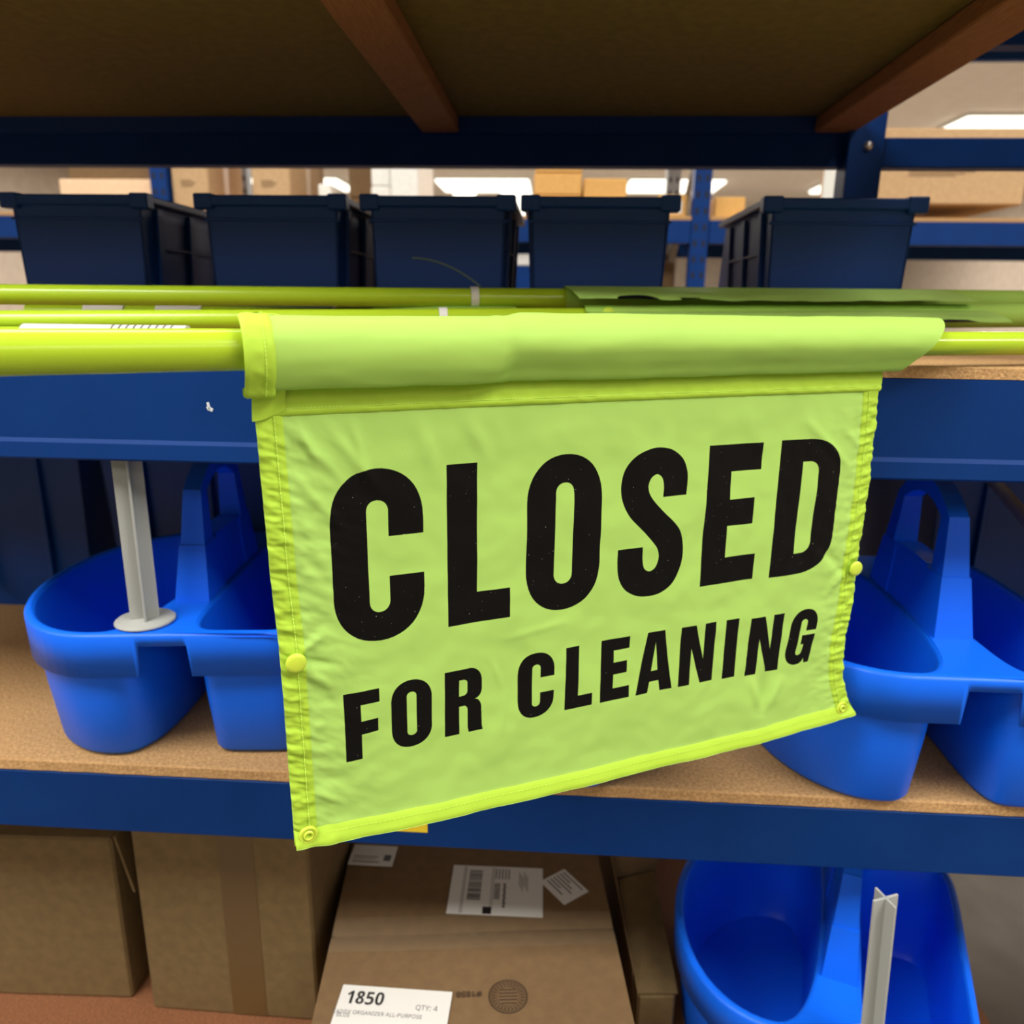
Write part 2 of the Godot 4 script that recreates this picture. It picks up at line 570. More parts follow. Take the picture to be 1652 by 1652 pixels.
func upright(parent: Node3D, called: String, x: float, z: float, h: float, m: Material, slots := true) -> void:
	# open channel post with a row of slots down its front
	var st := surf()
	var w := 0.028
	cbox(st, Vector3(x - w, 0, z - 0.004), Vector3(x + w, h, z), 0.001)
	cbox(st, Vector3(x - w, 0, z - 0.05), Vector3(x - w + 0.004, h, z - 0.004), 0.001)
	cbox(st, Vector3(x + w - 0.004, 0, z - 0.05), Vector3(x + w, h, z - 0.004), 0.001)
	var post := part(parent, called, st, m)
	if slots:
		var ss := surf()
		var y := 1.2
		while y < h - 0.05:
			for s in [-1, 1]:
				cbox(ss, Vector3(x + s * 0.014 - 0.005, y, z - 0.002), Vector3(x + s * 0.014 + 0.005, y + 0.02, z + 0.0006), 0.0004)
			y += 0.05
		var o := part(post, "slot_row", ss, mats.slot)
		o.set_meta("kind", "stuff")

func make_rack() -> void:
	var t := thing("shelving_rack", "blue steel boltless shelving rack with chipboard shelves holding signs, bins and caddies", "shelving rack")
	var x0 := -1.36
	var x1 := 0.457
	var x_front := 0.575
	# beams: front ones of the two shelves in view
	var st := surf()
	extrude_x(st, PackedVector2Array([Vector2(0, 1.2455), Vector2(0, 1.1775), Vector2(0.0035, 1.174), Vector2(0.0045, 1.160), Vector2(0.003, 1.158), Vector2(-0.035, 1.158), Vector2(-0.035, 1.230), Vector2(-0.012, 1.232), Vector2(-0.012, 1.2455)]), x0, x_front)
	var beam := part(t, "beam", st, mats.rack_blue)
	var sc := surf()
	# bare metal where the paint has chipped
	for q in [[-0.3147, 1.2100, 0.0012, 0.0035, 0.2], [-0.3132, 1.2072, 0.0022, 0.0016, -0.5], [-0.3155, 1.2078, 0.0009, 0.0019, 0.5]]:
		var xf := Transform3D(Basis(Vector3(0, 0, 1), q[4]), Vector3(q[0], q[1], 0.0002))
		cbox(sc, Vector3(-q[2], -q[3], -0.0003), Vector3(q[2], q[3], 0.0003), 0.0002, xf)
	part(beam, "paint_chip", sc, mats.chip, "small white chip in the blue paint")
	for y in [0.823, SHELF4 - 0.012]:
		st = surf()
		extrude_x(st, PackedVector2Array([Vector2(-0.0015, y), Vector2(0, y - 0.0015), Vector2(0, y - 0.068), Vector2(-0.002, y - 0.070), Vector2(-0.035, y - 0.070), Vector2(-0.035, y)]), x0, x_front)
		var b := part(t, "beam", st, mats.rack_blue)
		if y > 0.5:
			var sy := surf()
			cbox(sy, Vector3(-0.195, 0.7716, 0.0001), Vector3(-0.1218, 0.802, 0.0005), 0.0001)
			part(b, "sticker", sy, mats.yellow, "yellow sticker on the beam")
	# rear beams and the front beam of the upper shelf
	for y in [1.232, 0.823, SHELF4 - 0.012]:
		st = surf()
		cbox(st, Vector3(x0, y - 0.07, -0.74), Vector3(x1, y, -0.705), 0.002)
		part(t, "beam", st, mats.rack_blue)
	for z in [-0.72, 0.0]:
		st = surf()
		var s := 1.0 if z < -0.1 else -1.0
		var lo := 1.530 if z < -0.1 else 1.552
		extrude_x(st, PackedVector2Array([Vector2(z, lo), Vector2(z, 1.578), Vector2(z + 0.004 * s, 1.580), Vector2(z + 0.012 * s, 1.604), Vector2(z - 0.03 * s, 1.604), Vector2(z - 0.03 * s, lo)]), x0, x1 if z < -0.1 else x_front)
		part(t, "beam", st, mats.rack_blue)
	# boards
	for b in [[SHELF2, 0.011, mats.board], [SHELF3, 0.012, mats.board], [SHELF4, 0.012, mats.board_red], [1.6165, 0.0125, mats.deck]]:
		st = surf()
		rough_board(st, x0 + 0.02, x_front - 0.005 if b[0] < 1.5 else x1 - 0.01, b[0] - b[1], b[0], -0.735, -0.001 if b[0] > 1.5 else 0.0)
		part(t, "shelf_board", st, b[2])
	# wooden joists under the upper board
	for x in [-1.07, -0.207, 0.437]:
		st = surf()
		cbox(st, Vector3(x - 0.031, 1.5805, -0.7155), Vector3(x + 0.031, 1.6038, -0.005), 0.002)
		part(t, "joist", st, mats.joist)
	# uprights
	for x in [x0, 0.485]:
		upright(t, "upright", x, -0.695, 2.3, mats.rack_blue, false)
		upright(t, "upright", x if x < 0.0 else 0.605, 0.0, 2.3, mats.rack_blue, true)
		for y in [0.25, 0.95, 1.75]:
			st = surf()
			tube(st, [Vector3(x if x < 0.0 else 0.605, y, -0.03), Vector3(x, y + 0.35, -0.70)], 0.008, 8)
			part(t, "brace", st, mats.rack_grey)
	st = surf()
	lathe(st, [Vector2(0.0, 0.006), Vector2(0.006, 0.0055), Vector2(0.0075, 0.0)], Transform3D(Basis(Vector3(1, 0, 0), PI / 2), Vector3(0.487, 1.557, -0.695)), 10)
	part(t, "bolt", st, mats.bolt)
	# the next bay to the right
	for b in [[1.572, -0.74], [1.232, -0.74], [0.823, -0.74], [0.823, -0.035], [1.2455, -0.035], [1.749, -0.035], [1.749, -0.74]]:
		st = surf()
		cbox(st, Vector3(0.515 if b[1] < -0.1 else 0.635, b[0] - 0.045, b[1]), Vector3(2.3, b[0], b[1] + 0.035), 0.002)
		part(t, "beam", st, mats.rack_blue)
	for y in [SHELF2, SHELF3, 1.76]:
		st = surf()
		rough_board(st, 0.60, 2.29, y - 0.011, y, -0.735, 0.0)
		part(t, "shelf_board", st, mats.board)

func rough_board(st: SurfaceTool, x0: float, x1: float, y0: float, y1: float, z0: float, z1: float) -> void:
	# a board whose sawn front edge is slightly ragged
	var n := 160
	var nz := noise(60.0, 31, 3)
	var top := PackedVector3Array()
	var a := PackedVector3Array()
	var b := PackedVector3Array()
	var c := PackedVector3Array()
	var back := PackedVector3Array()
	for i in n + 1:
		var x := lerpf(x0, x1, float(i) / n)
		var d := nz.get_noise_2d(x, y1) * 0.0012
		back.append(Vector3(x, y1, z0))
		top.append(Vector3(x, y1, z1 - 0.003))
		a.append(Vector3(x, y1 - 0.0012 + d * 0.5, z1 - 0.0008 + minf(d, 0.0005)))
		b.append(Vector3(x, y0 + 0.001, z1 + minf(nz.get_noise_2d(x + 7.0, y0) * 0.001, 0.0006)))
		c.append(Vector3(x, y0, z0))
	grid(st, [back, top, a, b, c, back], [], -1)
	for s in [[0, -1.0], [n, 1.0]]:
		poly(st, [back[s[0]], top[s[0]], b[s[0]], c[s[0]]], Vector3((x0 + x1) / 2, (y0 + y1) / 2, (z0 + z1) / 2))

# ---------------------------------------------------------------- the sign

func plan(w: float) -> Vector3:
	# where the sign's plane runs, seen from above; w metres from its left edge
	return Vector3(-0.17037 + w * (0.86819 + w * (0.04865 - 0.00108 * w)), 0, 0.25435 + w * (-0.49653 + w * (0.08566 + 0.01333 * w)))

func plan_normal(w: float) -> Vector3:
	var t := plan(w + 0.002) - plan(w - 0.002)
	return Vector3(-t.z, 0, t.x).normalized()

func on_sign(w: float, y: float, d: float) -> Vector3:
	return plan(w) + plan_normal(w) * d + Vector3(0, y, 0)

const LEFT := [[0.93, 0.0054], [0.95, 0.0053], [0.994, 0.0051], [1.063, 0.0046], [1.0985, 0.0042], [1.1436, 0.0021], [1.24, 0.0]]
const RIGHT := [[0.943, 0.5035], [0.959, 0.4950], [0.979, 0.4874], [1.0, 0.484], [1.014, 0.4829], [1.06, 0.4858], [1.1, 0.4848], [1.14, 0.4864], [1.16, 0.4862], [1.203, 0.4858], [1.2415, 0.4826]]
const BOTTOM := [[0.0, 0.9518], [0.03, 0.948], [0.062, 0.9449], [0.11, 0.942], [0.162, 0.9396], [0.22, 0.9378], [0.278, 0.9369], [0.34, 0.9364], [0.396, 0.9369], [0.45, 0.94], [0.48, 0.9424], [0.505, 0.9457]]
var cloth_noise: FastNoiseLite
var fine_noise: FastNoiseLite

func ridge(w: float, y: float, a: Vector2, b: Vector2, wide: float) -> float:
	# a soft crease from a to b
	var p := Vector2(w, y)
	var ab := b - a
	var t := clampf((p - a).dot(ab) / ab.length_squared(), 0.0, 1.0)
	var d := p.distance_to(a + ab * t)
	return exp(-d * d / (wide * wide)) * sin(PI * clampf(t * 0.85 + 0.15, 0.0, 1.0))

func ripple(w: float, y: float) -> float:
	# how far the cloth stands forward of its plane
	var d := cloth_noise.get_noise_2d(w * 1.0, y * 1.0) * 0.0016
	var l := w - lin(LEFT, y)
	var r := lin(RIGHT, y) - w
	var el := exp(-maxf(l - 0.010, 0.0) / 0.022)
	var er := exp(-maxf(r - 0.010, 0.0) / 0.014)
	# cloth gathered by the stitching along both sides
	d += el * fine_noise.get_noise_2d(w * 0.6 + y * 0.45, y * 0.8) * 0.0017
	d += er * fine_noise.get_noise_2d(w * 0.5 + 3.0 - y * 0.3, y * 1.1) * 0.0017
	# slanting creases under the seam at the upper left
	for q in [[0.014, 1.235, 0.05, 1.196, 0.0030, 0.0013], [0.022, 1.236, 0.034, 1.205, 0.0026, 0.0012], [0.038, 1.234, 0.076, 1.180, 0.0040, 0.0010], [0.055, 1.234, 0.062, 1.200, 0.0030, 0.0009], [0.020, 1.200, 0.048, 1.165, 0.0034, 0.0010], [0.018, 1.185, 0.040, 1.130, 0.0038, 0.0008], [0.018, 1.150, 0.040, 1.118, 0.0036, 0.0008], [0.095, 1.236, 0.112, 1.185, 0.0060, 0.0008], [0.128, 1.236, 0.148, 1.195, 0.0055, 0.0008], [0.012, 1.086, 0.035, 1.102, 0.0024, 0.0014], [0.012, 1.084, 0.045, 1.076, 0.0030, -0.0012], [0.013, 1.083, 0.036, 1.060, 0.0030, 0.0011], [0.016, 1.070, 0.040, 1.045, 0.0045, -0.0010], [0.014, 1.030, 0.034, 1.040, 0.0040, 0.0010], [0.020, 0.990, 0.040, 0.972, 0.0028, 0.0012], [0.024, 1.000, 0.050, 0.985, 0.0050, -0.0009], [0.415, 1.215, 0.470, 1.170, 0.0040, 0.0009], [0.455, 1.205, 0.476, 1.190, 0.0035, 0.0009], [0.470, 1.088, 0.440, 1.110, 0.0040, -0.0011], [0.472, 1.086, 0.452, 1.062, 0.0036, 0.0010], [0.400, 1.000, 0.398, 0.960, 0.0050, -0.0018], [0.386, 0.995, 0.398, 0.962, 0.0040, 0.0012], [0.416, 0.992, 0.400, 0.962, 0.0045, 0.0012], [0.205, 1.078, 0.150, 1.072, 0.0025, 0.0004], [0.148, 1.058, 0.158, 1.030, 0.0022, 0.0005], [0.158, 1.030, 0.156, 0.995, 0.0022, 0.0005]]:
		d += ridge(w, y, Vector2(q[0], q[1]), Vector2(q[2], q[3]), q[4]) * q[5] * 1.5
	return d * clampf((1.2405 - y) / 0.02, 0.0, 1.0)

func hem_pucker(w: float, y: float, seed_: float) -> float:
	return maxf(0.0, fine_noise.get_noise_2d(w * 0.35 + seed_, y * 1.5)) * 0.0016

func stitches(st: SurfaceTool, pts: Array, normals: Array, size: float) -> void:
	for i in pts.size() - 1:
		var a: Vector3 = pts[i].lerp(pts[i + 1], 0.1)
		var b: Vector3 = pts[i].lerp(pts[i + 1], 0.85)
		var u := (b - a).normalized()
		var n: Vector3 = normals[i]
		var s := u.cross(n).normalized()
		cbox(st, Vector3(-a.distance_to(b) / 2, -size, -size * 0.6), Vector3(a.distance_to(b) / 2, size, size * 0.6), size * 0.5, Transform3D(Basis(u, s, n), (a + b) / 2))

func snap(parent: Node3D, w: float, y: float, d: float, r: float, hollow: bool) -> void:
	var n := plan_normal(w)
	var s := plan(w + 0.002) - plan(w - 0.002)
	var xf := Transform3D(Basis(s.normalized(), n, s.normalized().cross(n)), on_sign(w, y, d))
	var st := surf()
	if hollow:
		lathe(st, [Vector2(r, 0.0), Vector2(r, 0.0010), Vector2(r * 0.92, 0.0017), Vector2(r * 0.66, 0.0017), Vector2(r * 0.62, 0.0010), Vector2(r * 0.56, 0.0010), Vector2(r * 0.52, 0.0026), Vector2(r * 0.40, 0.0028), Vector2(r * 0.30, 0.0022), Vector2(r * 0.28, 0.0004), Vector2(0.0, 0.0004)], xf)
	else:
		lathe(st, [Vector2(r * 0.5, -0.002), Vector2(r * 0.55, 0.0006), Vector2(r * 0.97, 0.0010), Vector2(r, 0.0020), Vector2(r * 0.93, 0.0028), Vector2(r * 0.6, 0.0033), Vector2(0.0, 0.0035)], xf)
	part(parent, "snap", st, mats.snap)

const POLE_Y := 1.2755

func make_main_sign() -> void:
	cloth_noise = noise(14.0, 41, 3)
	fine_noise = noise(110.0, 42, 2)
	var t := thing("hanging_sign", "large neon yellow fabric sign reading CLOSED FOR CLEANING hanging from its pole", "sign")
	# pole, from the free end on the left to where it lies on the shelf
	var st := surf()
	var line := []
	for i in 15:
		line.append(on_sign(lerpf(-0.42, 0.16, i / 14.0), POLE_Y, 0.0))
	tube(st, line, 0.0115, 32)
	var pole := part(t, "pole", st, mats.pole)
	st = surf()
	line = []
	for i in 15:
		line.append(on_sign(lerpf(0.15, 0.72, i / 14.0), POLE_Y, 0.0))
	tube(st, line, 0.0098, 24)
	part(t, "inner_pole", st, mats.pole)
	st = surf()
	var e := plan(-0.42)
	tube(st, [on_sign(-0.424, POLE_Y, 0), on_sign(-0.40, POLE_Y, 0)], 0.0125, 24)
	part(pole, "end_cap", st, mats.ring)

	# the panel
	var nu := 250
	var nv := 160
	var rows := []
	var uvs := []
	for i in nv + 1:
		var row := PackedVector3Array()
		var uv := PackedVector2Array()
		for j in nu + 1:
			var a := float(j) / nu
			var w := lerpf(0.0, 0.4826, a)
			var y := 0.0
			for pass_ in 3:
				y = lerpf(1.2405, lin(BOTTOM, w), float(i) / nv)
				w = lerpf(lin(LEFT, y), lin(RIGHT, y), a)
			row.append(on_sign(w, y, ripple(w, y) + 0.0042 * clampf(1.0 - (y - lin(BOTTOM, w)) / 0.0125, 0.0, 1.0)))
			uv.append(Vector2((w * 1000.0 + 20.0) / 540.0, (1250.0 - y * 1000.0) / 320.0))
		rows.append(row)
		uvs.append(uv)
	st = surf()
	grid(st, rows, uvs)
	part(t, "panel", st, mats.panel)

	# side hems, folded to the front and puckered by the thread
	for side in 2:
		st = surf()
		rows = []
		var thread := []
		var tn := []
		for i in 261:
			var y0 := lerpf(1.2405, 0.0, 0.0)
			var b := i / 260.0
			var row := PackedVector3Array()
			var wide := 0.0152 if side == 0 else 0.0165
			for j in 9:
				var a := j / 8.0
				var w := 0.0
				var y := 0.0
				var edge := 0.0
				for pass_ in 3:
					y = lerpf(1.2405, lin(BOTTOM, w) + 0.0005, b)
					edge = lin(LEFT, y) if side == 0 else lin(RIGHT, y)
					w = edge + (wide * a - 0.0004) * (1.0 if side == 0 else -1.0)
				var puff := sin(PI * clampf(a * 1.06, 0.0, 1.0))
				var d := ripple(w, y) + 0.0007 + puff * hem_pucker(w, y, side * 9.0) * (0.4 if absf(a - 0.68) < 0.07 else 1.0)
				if j == 0 or j == 8:
					d = ripple(w, y) - 0.0004 if j == 0 else ripple(w, y) + 0.0001
				row.append(on_sign(w, y, d))
				if j == 5 and (i % 2 == 0):
					thread.append(on_sign(w + (0.0006 if side == 0 else -0.0006), y, d + 0.0006))
					tn.append(plan_normal(w))
			rows.append(row)
		grid(st, rows)
		var hem := part(t, "side_hem", st, mats.hem)
		st = surf()
		stitches(st, thread, tn, 0.0003)
		var s := part(hem, "stitching", st, mats.thread)
		s.set_meta("kind", "stuff")
	# bottom hem
	st = surf()
	rows = []
	var thread := []
	var tn := []
	for i in 301:
		var w := lerpf(lin(LEFT, 0.949) - 0.0002, 0.5032, i / 300.0)
		var row := PackedVector3Array()
		for j in 7:
			var a := j / 6.0
			var y := lin(BOTTOM, w) + 0.0125 * a
			var ww := minf(w, lin(RIGHT, y))
			var d := ripple(ww, y) + 0.0008 + 0.0042 * (1.0 - a) + hem_pucker(ww, y, 20.0) * 0.2
			if j == 0:
				d = ripple(ww, y) + 0.0040
			elif j == 6:
				d = ripple(ww, y) + 0.0001
			row.append(on_sign(ww, y, d))
			if j == 4 and i % 2 == 0 and i > 10 and i < 284:
				thread.append(on_sign(ww, y, d + 0.0002))
				tn.append(plan_normal(ww))
		rows.append(row)
	grid(st, rows)
	var bh := part(t, "bottom_hem", st, mats.hem)
	st = surf()
	stitches(st, thread, tn, 0.00022)
	part(bh, "stitching", st, mats.thread).set_meta("kind", "stuff")

	# strip between the sleeve and the panel, with the double seam
	st = surf()
	rows = []
	thread = []
	tn = []
	for i in 221:
		var w := lerpf(-0.001, 0.4835, i / 220.0)
		var row := PackedVector3Array()
		for q in [[1.2575, -0.001], [1.2545, 0.0002], [1.2500, 0.0014], [1.2455, 0.0016], [1.2425, 0.0011], [1.2415, 0.0018], [1.2392, 0.0017], [1.2378, 0.0003]]:
			var wave := fine_noise.get_noise_2d(w * 0.6, q[0]) * 0.0006
			row.append(on_sign(w, q[0] + wave * 0.4, q[1] + maxf(wave, -0.0002)))
		rows.append(row)
		if i % 1 == 0:
			thread.append(on_sign(w, 1.2422, 0.0017))
			tn.append(plan_normal(w))
	grid(st, rows)
	var strip := part(t, "seam_strip", st, mats.hem)
	st = surf()
	stitches(st, thread, tn, 0.00026)
	part(strip, "stitching", st, mats.thread).set_meta("kind", "stuff")

	# sleeve round the pole
	var left := closed_spline([Vector2(0, 0.0188), Vector2(0.009, 0.0172), Vector2(0.0155, 0.0125), Vector2(0.0192, 0.0055), Vector2(0.0202, -0.0030), Vector2(0.0186, -0.0110), Vector2(0.0152, -0.0175), Vector2(0.0115, -0.0216), Vector2(0.0060, -0.0212), Vector2(-0.003, -0.0195), Vector2(-0.011, -0.016), Vector2(-0.0165, -0.009), Vector2(-0.018, 0), Vector2(-0.0155, 0.010), Vector2(-0.009, 0.0165)], 4)
	var right := closed_spline([Vector2(0, 0.0210), Vector2(0.0085, 0.0185), Vector2(0.0145, 0.0135), Vector2(0.0182, 0.0065), Vector2(0.0190, -0.0005), Vector2(0.0165, -0.0070), Vector2(0.0122, -0.0140), Vector2(0.0075, -0.0212), Vector2(0.0030, -0.0205), Vector2(-0.005, -0.0195), Vector2(-0.012, -0.015), Vector2(-0.0165, -0.008), Vector2(-0.018, 0), Vector2(-0.0155, 0.010), Vector2(-0.009, 0.017)], 4)
	rows = []
	for i in 161:
		var a := i / 160.0
		var f := smoothstep(0.148, 0.160, lerpf(-0.0055, 0.52, a))
		var row := PackedVector3Array()
		for k in left.size() + 1:
			var p: Vector2 = left[k % left.size()].lerp(right[k % right.size()], f)
			# the far end is cut on a slant
			var cut := 0.515 + clampf(p.y, -0.022, 0.02) * 0.9
			var w := lerpf(-0.0058 + maxf(0.0, 0.003 - p.x) * 1.1, cut, a)
			var ringed := exp(-pow((w - 0.150) / 0.0022, 2.0)) * 0.0007
			var wave := cloth_noise.get_noise_3d(w * 0.7, p.x * 2.0, p.y * 2.0) * 0.0009
			p *= 1.0 + (ringed + wave) / 0.02
			row.append(on_sign(w, POLE_Y + p.y, p.x))
		rows.append(row)
	st = surf()
	grid(st, rows)
	var sleeve := part(t, "sleeve", st, mats.cloth)
	# hem at the sleeve's open left end and its folded corner
	rows = []
	thread = []
	tn = []
	for i in 13:
		var w := -0.0064 + 0.0165 * i / 12.0
		var row := PackedVector3Array()
		for k in left.size() + 1:
			var p: Vector2 = left[k % left.size()]
			var out := 0.0009 if i > 0 and i < 12 else 0.0001
			out += maxf(0.0, fine_noise.get_noise_2d(w * 0.8, k * 0.0022)) * 0.0011 * sin(PI * i / 12.0)
			p *= 1.0 + out / 0.02
			if p.x > 0.005 and p.y < -0.013:
				p.y -= 0.0032 * smoothstep(-0.013, -0.0216, p.y)
				p.x -= 0.002 * smoothstep(-0.013, -0.0216, p.y)
			var w2 := w + maxf(0.0, 0.003 - p.x) * 1.1
			row.append(on_sign(w2, POLE_Y + p.y, p.x))
			if i == 8 and k < 34:
				thread.append(on_sign(w2, POLE_Y + p.y * 1.02, p.x * 1.02))
				tn.append(plan_normal(w))
		rows.append(row)
	st = surf()
	grid(st, rows)
	var sh := part(sleeve, "sleeve_hem", st, mats.hem)
	st = surf()
	stitches(st, thread, tn, 0.00028)
	part(sleeve, "stitching", st, mats.thread).set_meta("kind", "stuff")
	st = surf()
	var corner := []
	for i in 9:
		var row := PackedVector3Array()
		for j in 9:
			var w := lerpf(-0.0022, 0.0165, j / 8.0)
			var low := 1.2356 + 0.006 * pow(j / 8.0, 1.5)
			var y := lerpf(1.2545, low, i / 8.0)
			row.append(on_sign(w, y, lerpf(0.0085, 0.0022, sqrt(i / 8.0)) + 0.0007 * sin(j * 1.1 + i * 0.6)))
		corner.append(row)
	grid(st, corner)
	part(sleeve, "corner_fold", st, mats.hem)
	# snap fasteners
	snap(t, 0.0128, 1.0846, 0.0022, 0.0066, false)
	snap(t, 0.0138, 0.9590, 0.0018, 0.0064, true)
	snap(t, 0.4800, 1.0878, 0.0022, 0.0066, false)
	snap(t, 0.4868, 0.9535, 0.0020, 0.0060, true)

func make_rear_signs() -> void:
	# from, to, where the ring and the sleeve sit along the pole
	var signs := [
		{"a": Vector3(-0.80, 1.3046, -0.068), "b": Vector3(0.62, 1.3150, -0.372), "ring": 0.495, "sleeve": 0.567, "r": 0.0112, "label": "yellow sign pole with white ring and folded fabric, uppermost and rearmost on the shelf", "tag": []},
		{"a": Vector3(-0.78, 1.2772, -0.005), "b": Vector3(0.60, 1.2985, -0.31), "ring": 0.476, "sleeve": 0.584, "r": 0.0108, "label": "yellow sign pole with white ring and snap on folded fabric, directly behind the hanging sign", "tag": []},
		{"a": Vector3(-0.75, 1.2668, -0.02), "b": Vector3(0.34, 1.2668, -0.105), "ring": 0.60, "sleeve": 0.72, "r": 0.0105, "label": "yellow sign pole with printed white tag, lowest one lying at the shelf's front", "tag": [0.225, 0.365]},
		{"a": Vector3(-0.78, 1.2668, -0.16), "b": Vector3(0.40, 1.2668, -0.30), "ring": 0.60, "sleeve": 0.72, "r": 0.0105, "label": "yellow sign pole with white tag, lowest one lying at the back of the pile", "tag": []},
		{"a": Vector3(-0.60, 1.2875, -0.185), "b": Vector3(-0.04, 1.2880, -0.215), "ring": 0.62, "sleeve": 0.70, "r": 0.0100, "label": "yellow sign pole with two white tags, lying between the upper and lower poles", "tag": [0.12, 0.20, 0.265, 0.355]},
	]
	for q in signs:
		var a: Vector3 = q.a
		var b: Vector3 = q.b
		var t := thing("stored_sign", q.label, "sign", Vector3.ZERO, 0.0, "spare signs piled on the shelf")
		var st := surf()
		tube(st, [a, a.lerp(b, 0.25), a.lerp(b, q.ring)], q.r * 0.93, 24)
		part(t, "inner_pole", st, mats.pole)
		st = surf()
		tube(st, [a.lerp(b, q.ring + 0.003), a.lerp(b, 0.8), b], q.r, 24)
		part(t, "pole", st, mats.pole)
		st = surf()
		tube(st, [a.lerp(b, q.ring - 0.0025), a.lerp(b, q.ring + 0.0035)], q.r * 1.1, 24)
		part(t, "ring", st, mats.ring, "white plastic ring")
		# sleeve
		st = surf()
		tube(st, [a.lerp(b, q.sleeve), a.lerp(b, 0.8), a.lerp(b, 0.985)], q.r + 0.0028, 24, false)
		part(t, "sleeve", st, mats.cloth)
		for k in range(0, q.tag.size(), 2):
			st = surf()
			tube(st, [a.lerp(b, q.tag[k]), a.lerp(b, q.tag[k + 1])], q.r + 0.0022, 16)
			var tg := part(t, "paper_tag", st, mats.paper)
			if q.tag.size() == 2:
				st = surf()
				for n in 9:
					var c := a.lerp(b, lerpf(q.tag[0], q.tag[1], 0.55 + n * 0.045))
					tube(st, [c, c + (b - a).normalized() * 0.0016], q.r + 0.0024, 16)
				part(tg, "print", st, mats.grey_print)
	# folded panels of the two upper signs, thrown back over the pile
	for k in 2:
		var q: Dictionary = signs[k]
		var a: Vector3 = q.a
		var b: Vector3 = q.b
		var along := (b - a).normalized()
		var fwd := Vector3(-along.z, 0, along.x).normalized() * (1.0 if along.x > 0 else -1.0)
		var start := a.lerp(b, q.sleeve)
		var nz := noise(9.0, 60 + k, 3)
		var rows := []
		var uvs := []
		for i in 33:
			var v := i / 32.0
			var row := PackedVector3Array()
			var uv := PackedVector2Array()
			for j in 81:
				var u := j / 80.0
				var run := (0.072 if k == 0 else 0.060) * v
				var drop: float = (0.008 * v + 0.006 * v * v) if k == 0 else (0.004 + 0.012 * v * v)
				var lift := 0.0 if k == 1 else 0.013
				var p := start + along * u * 0.47 + fwd * (run + 0.004) + Vector3(0, lift - drop + nz.get_noise_2d(u * 0.6, v * 0.2) * 0.002 * v, 0)
				if k == 1:
					p.y += 0.011
				row.append(p)
				uv.append(Vector2((u * 480.0 + 20.0) / 540.0, (12.0 + v * (maxf(34.0, 58.0 - 70.0 * u) if k == 0 else 40.0)) / 320.0))
			rows.append(row)
			uvs.append(uv)
		var st := surf()
		grid(st, rows, uvs)
		var owner := get_node("stored_sign" if k == 0 else "stored_sign_001")
		part(owner, "folded_panel", st, mats.panel)
		if k == 1:
			st = surf()
			var c := start + along * 0.024 + fwd * 0.0135 + Vector3(0, 0.0045, 0)
			var n := (fwd + Vector3(0, 0.35, 0)).normalized()
			lathe(st, [Vector2(0.0066, 0.0), Vector2(0.0066, 0.002), Vector2(0.006, 0.003), Vector2(0.0, 0.0036)], Transform3D(Basis(along, n, along.cross(n)), c), 20)
			part(owner, "snap", st, mats.snap)

# ---------------------------------------------------------------- bins

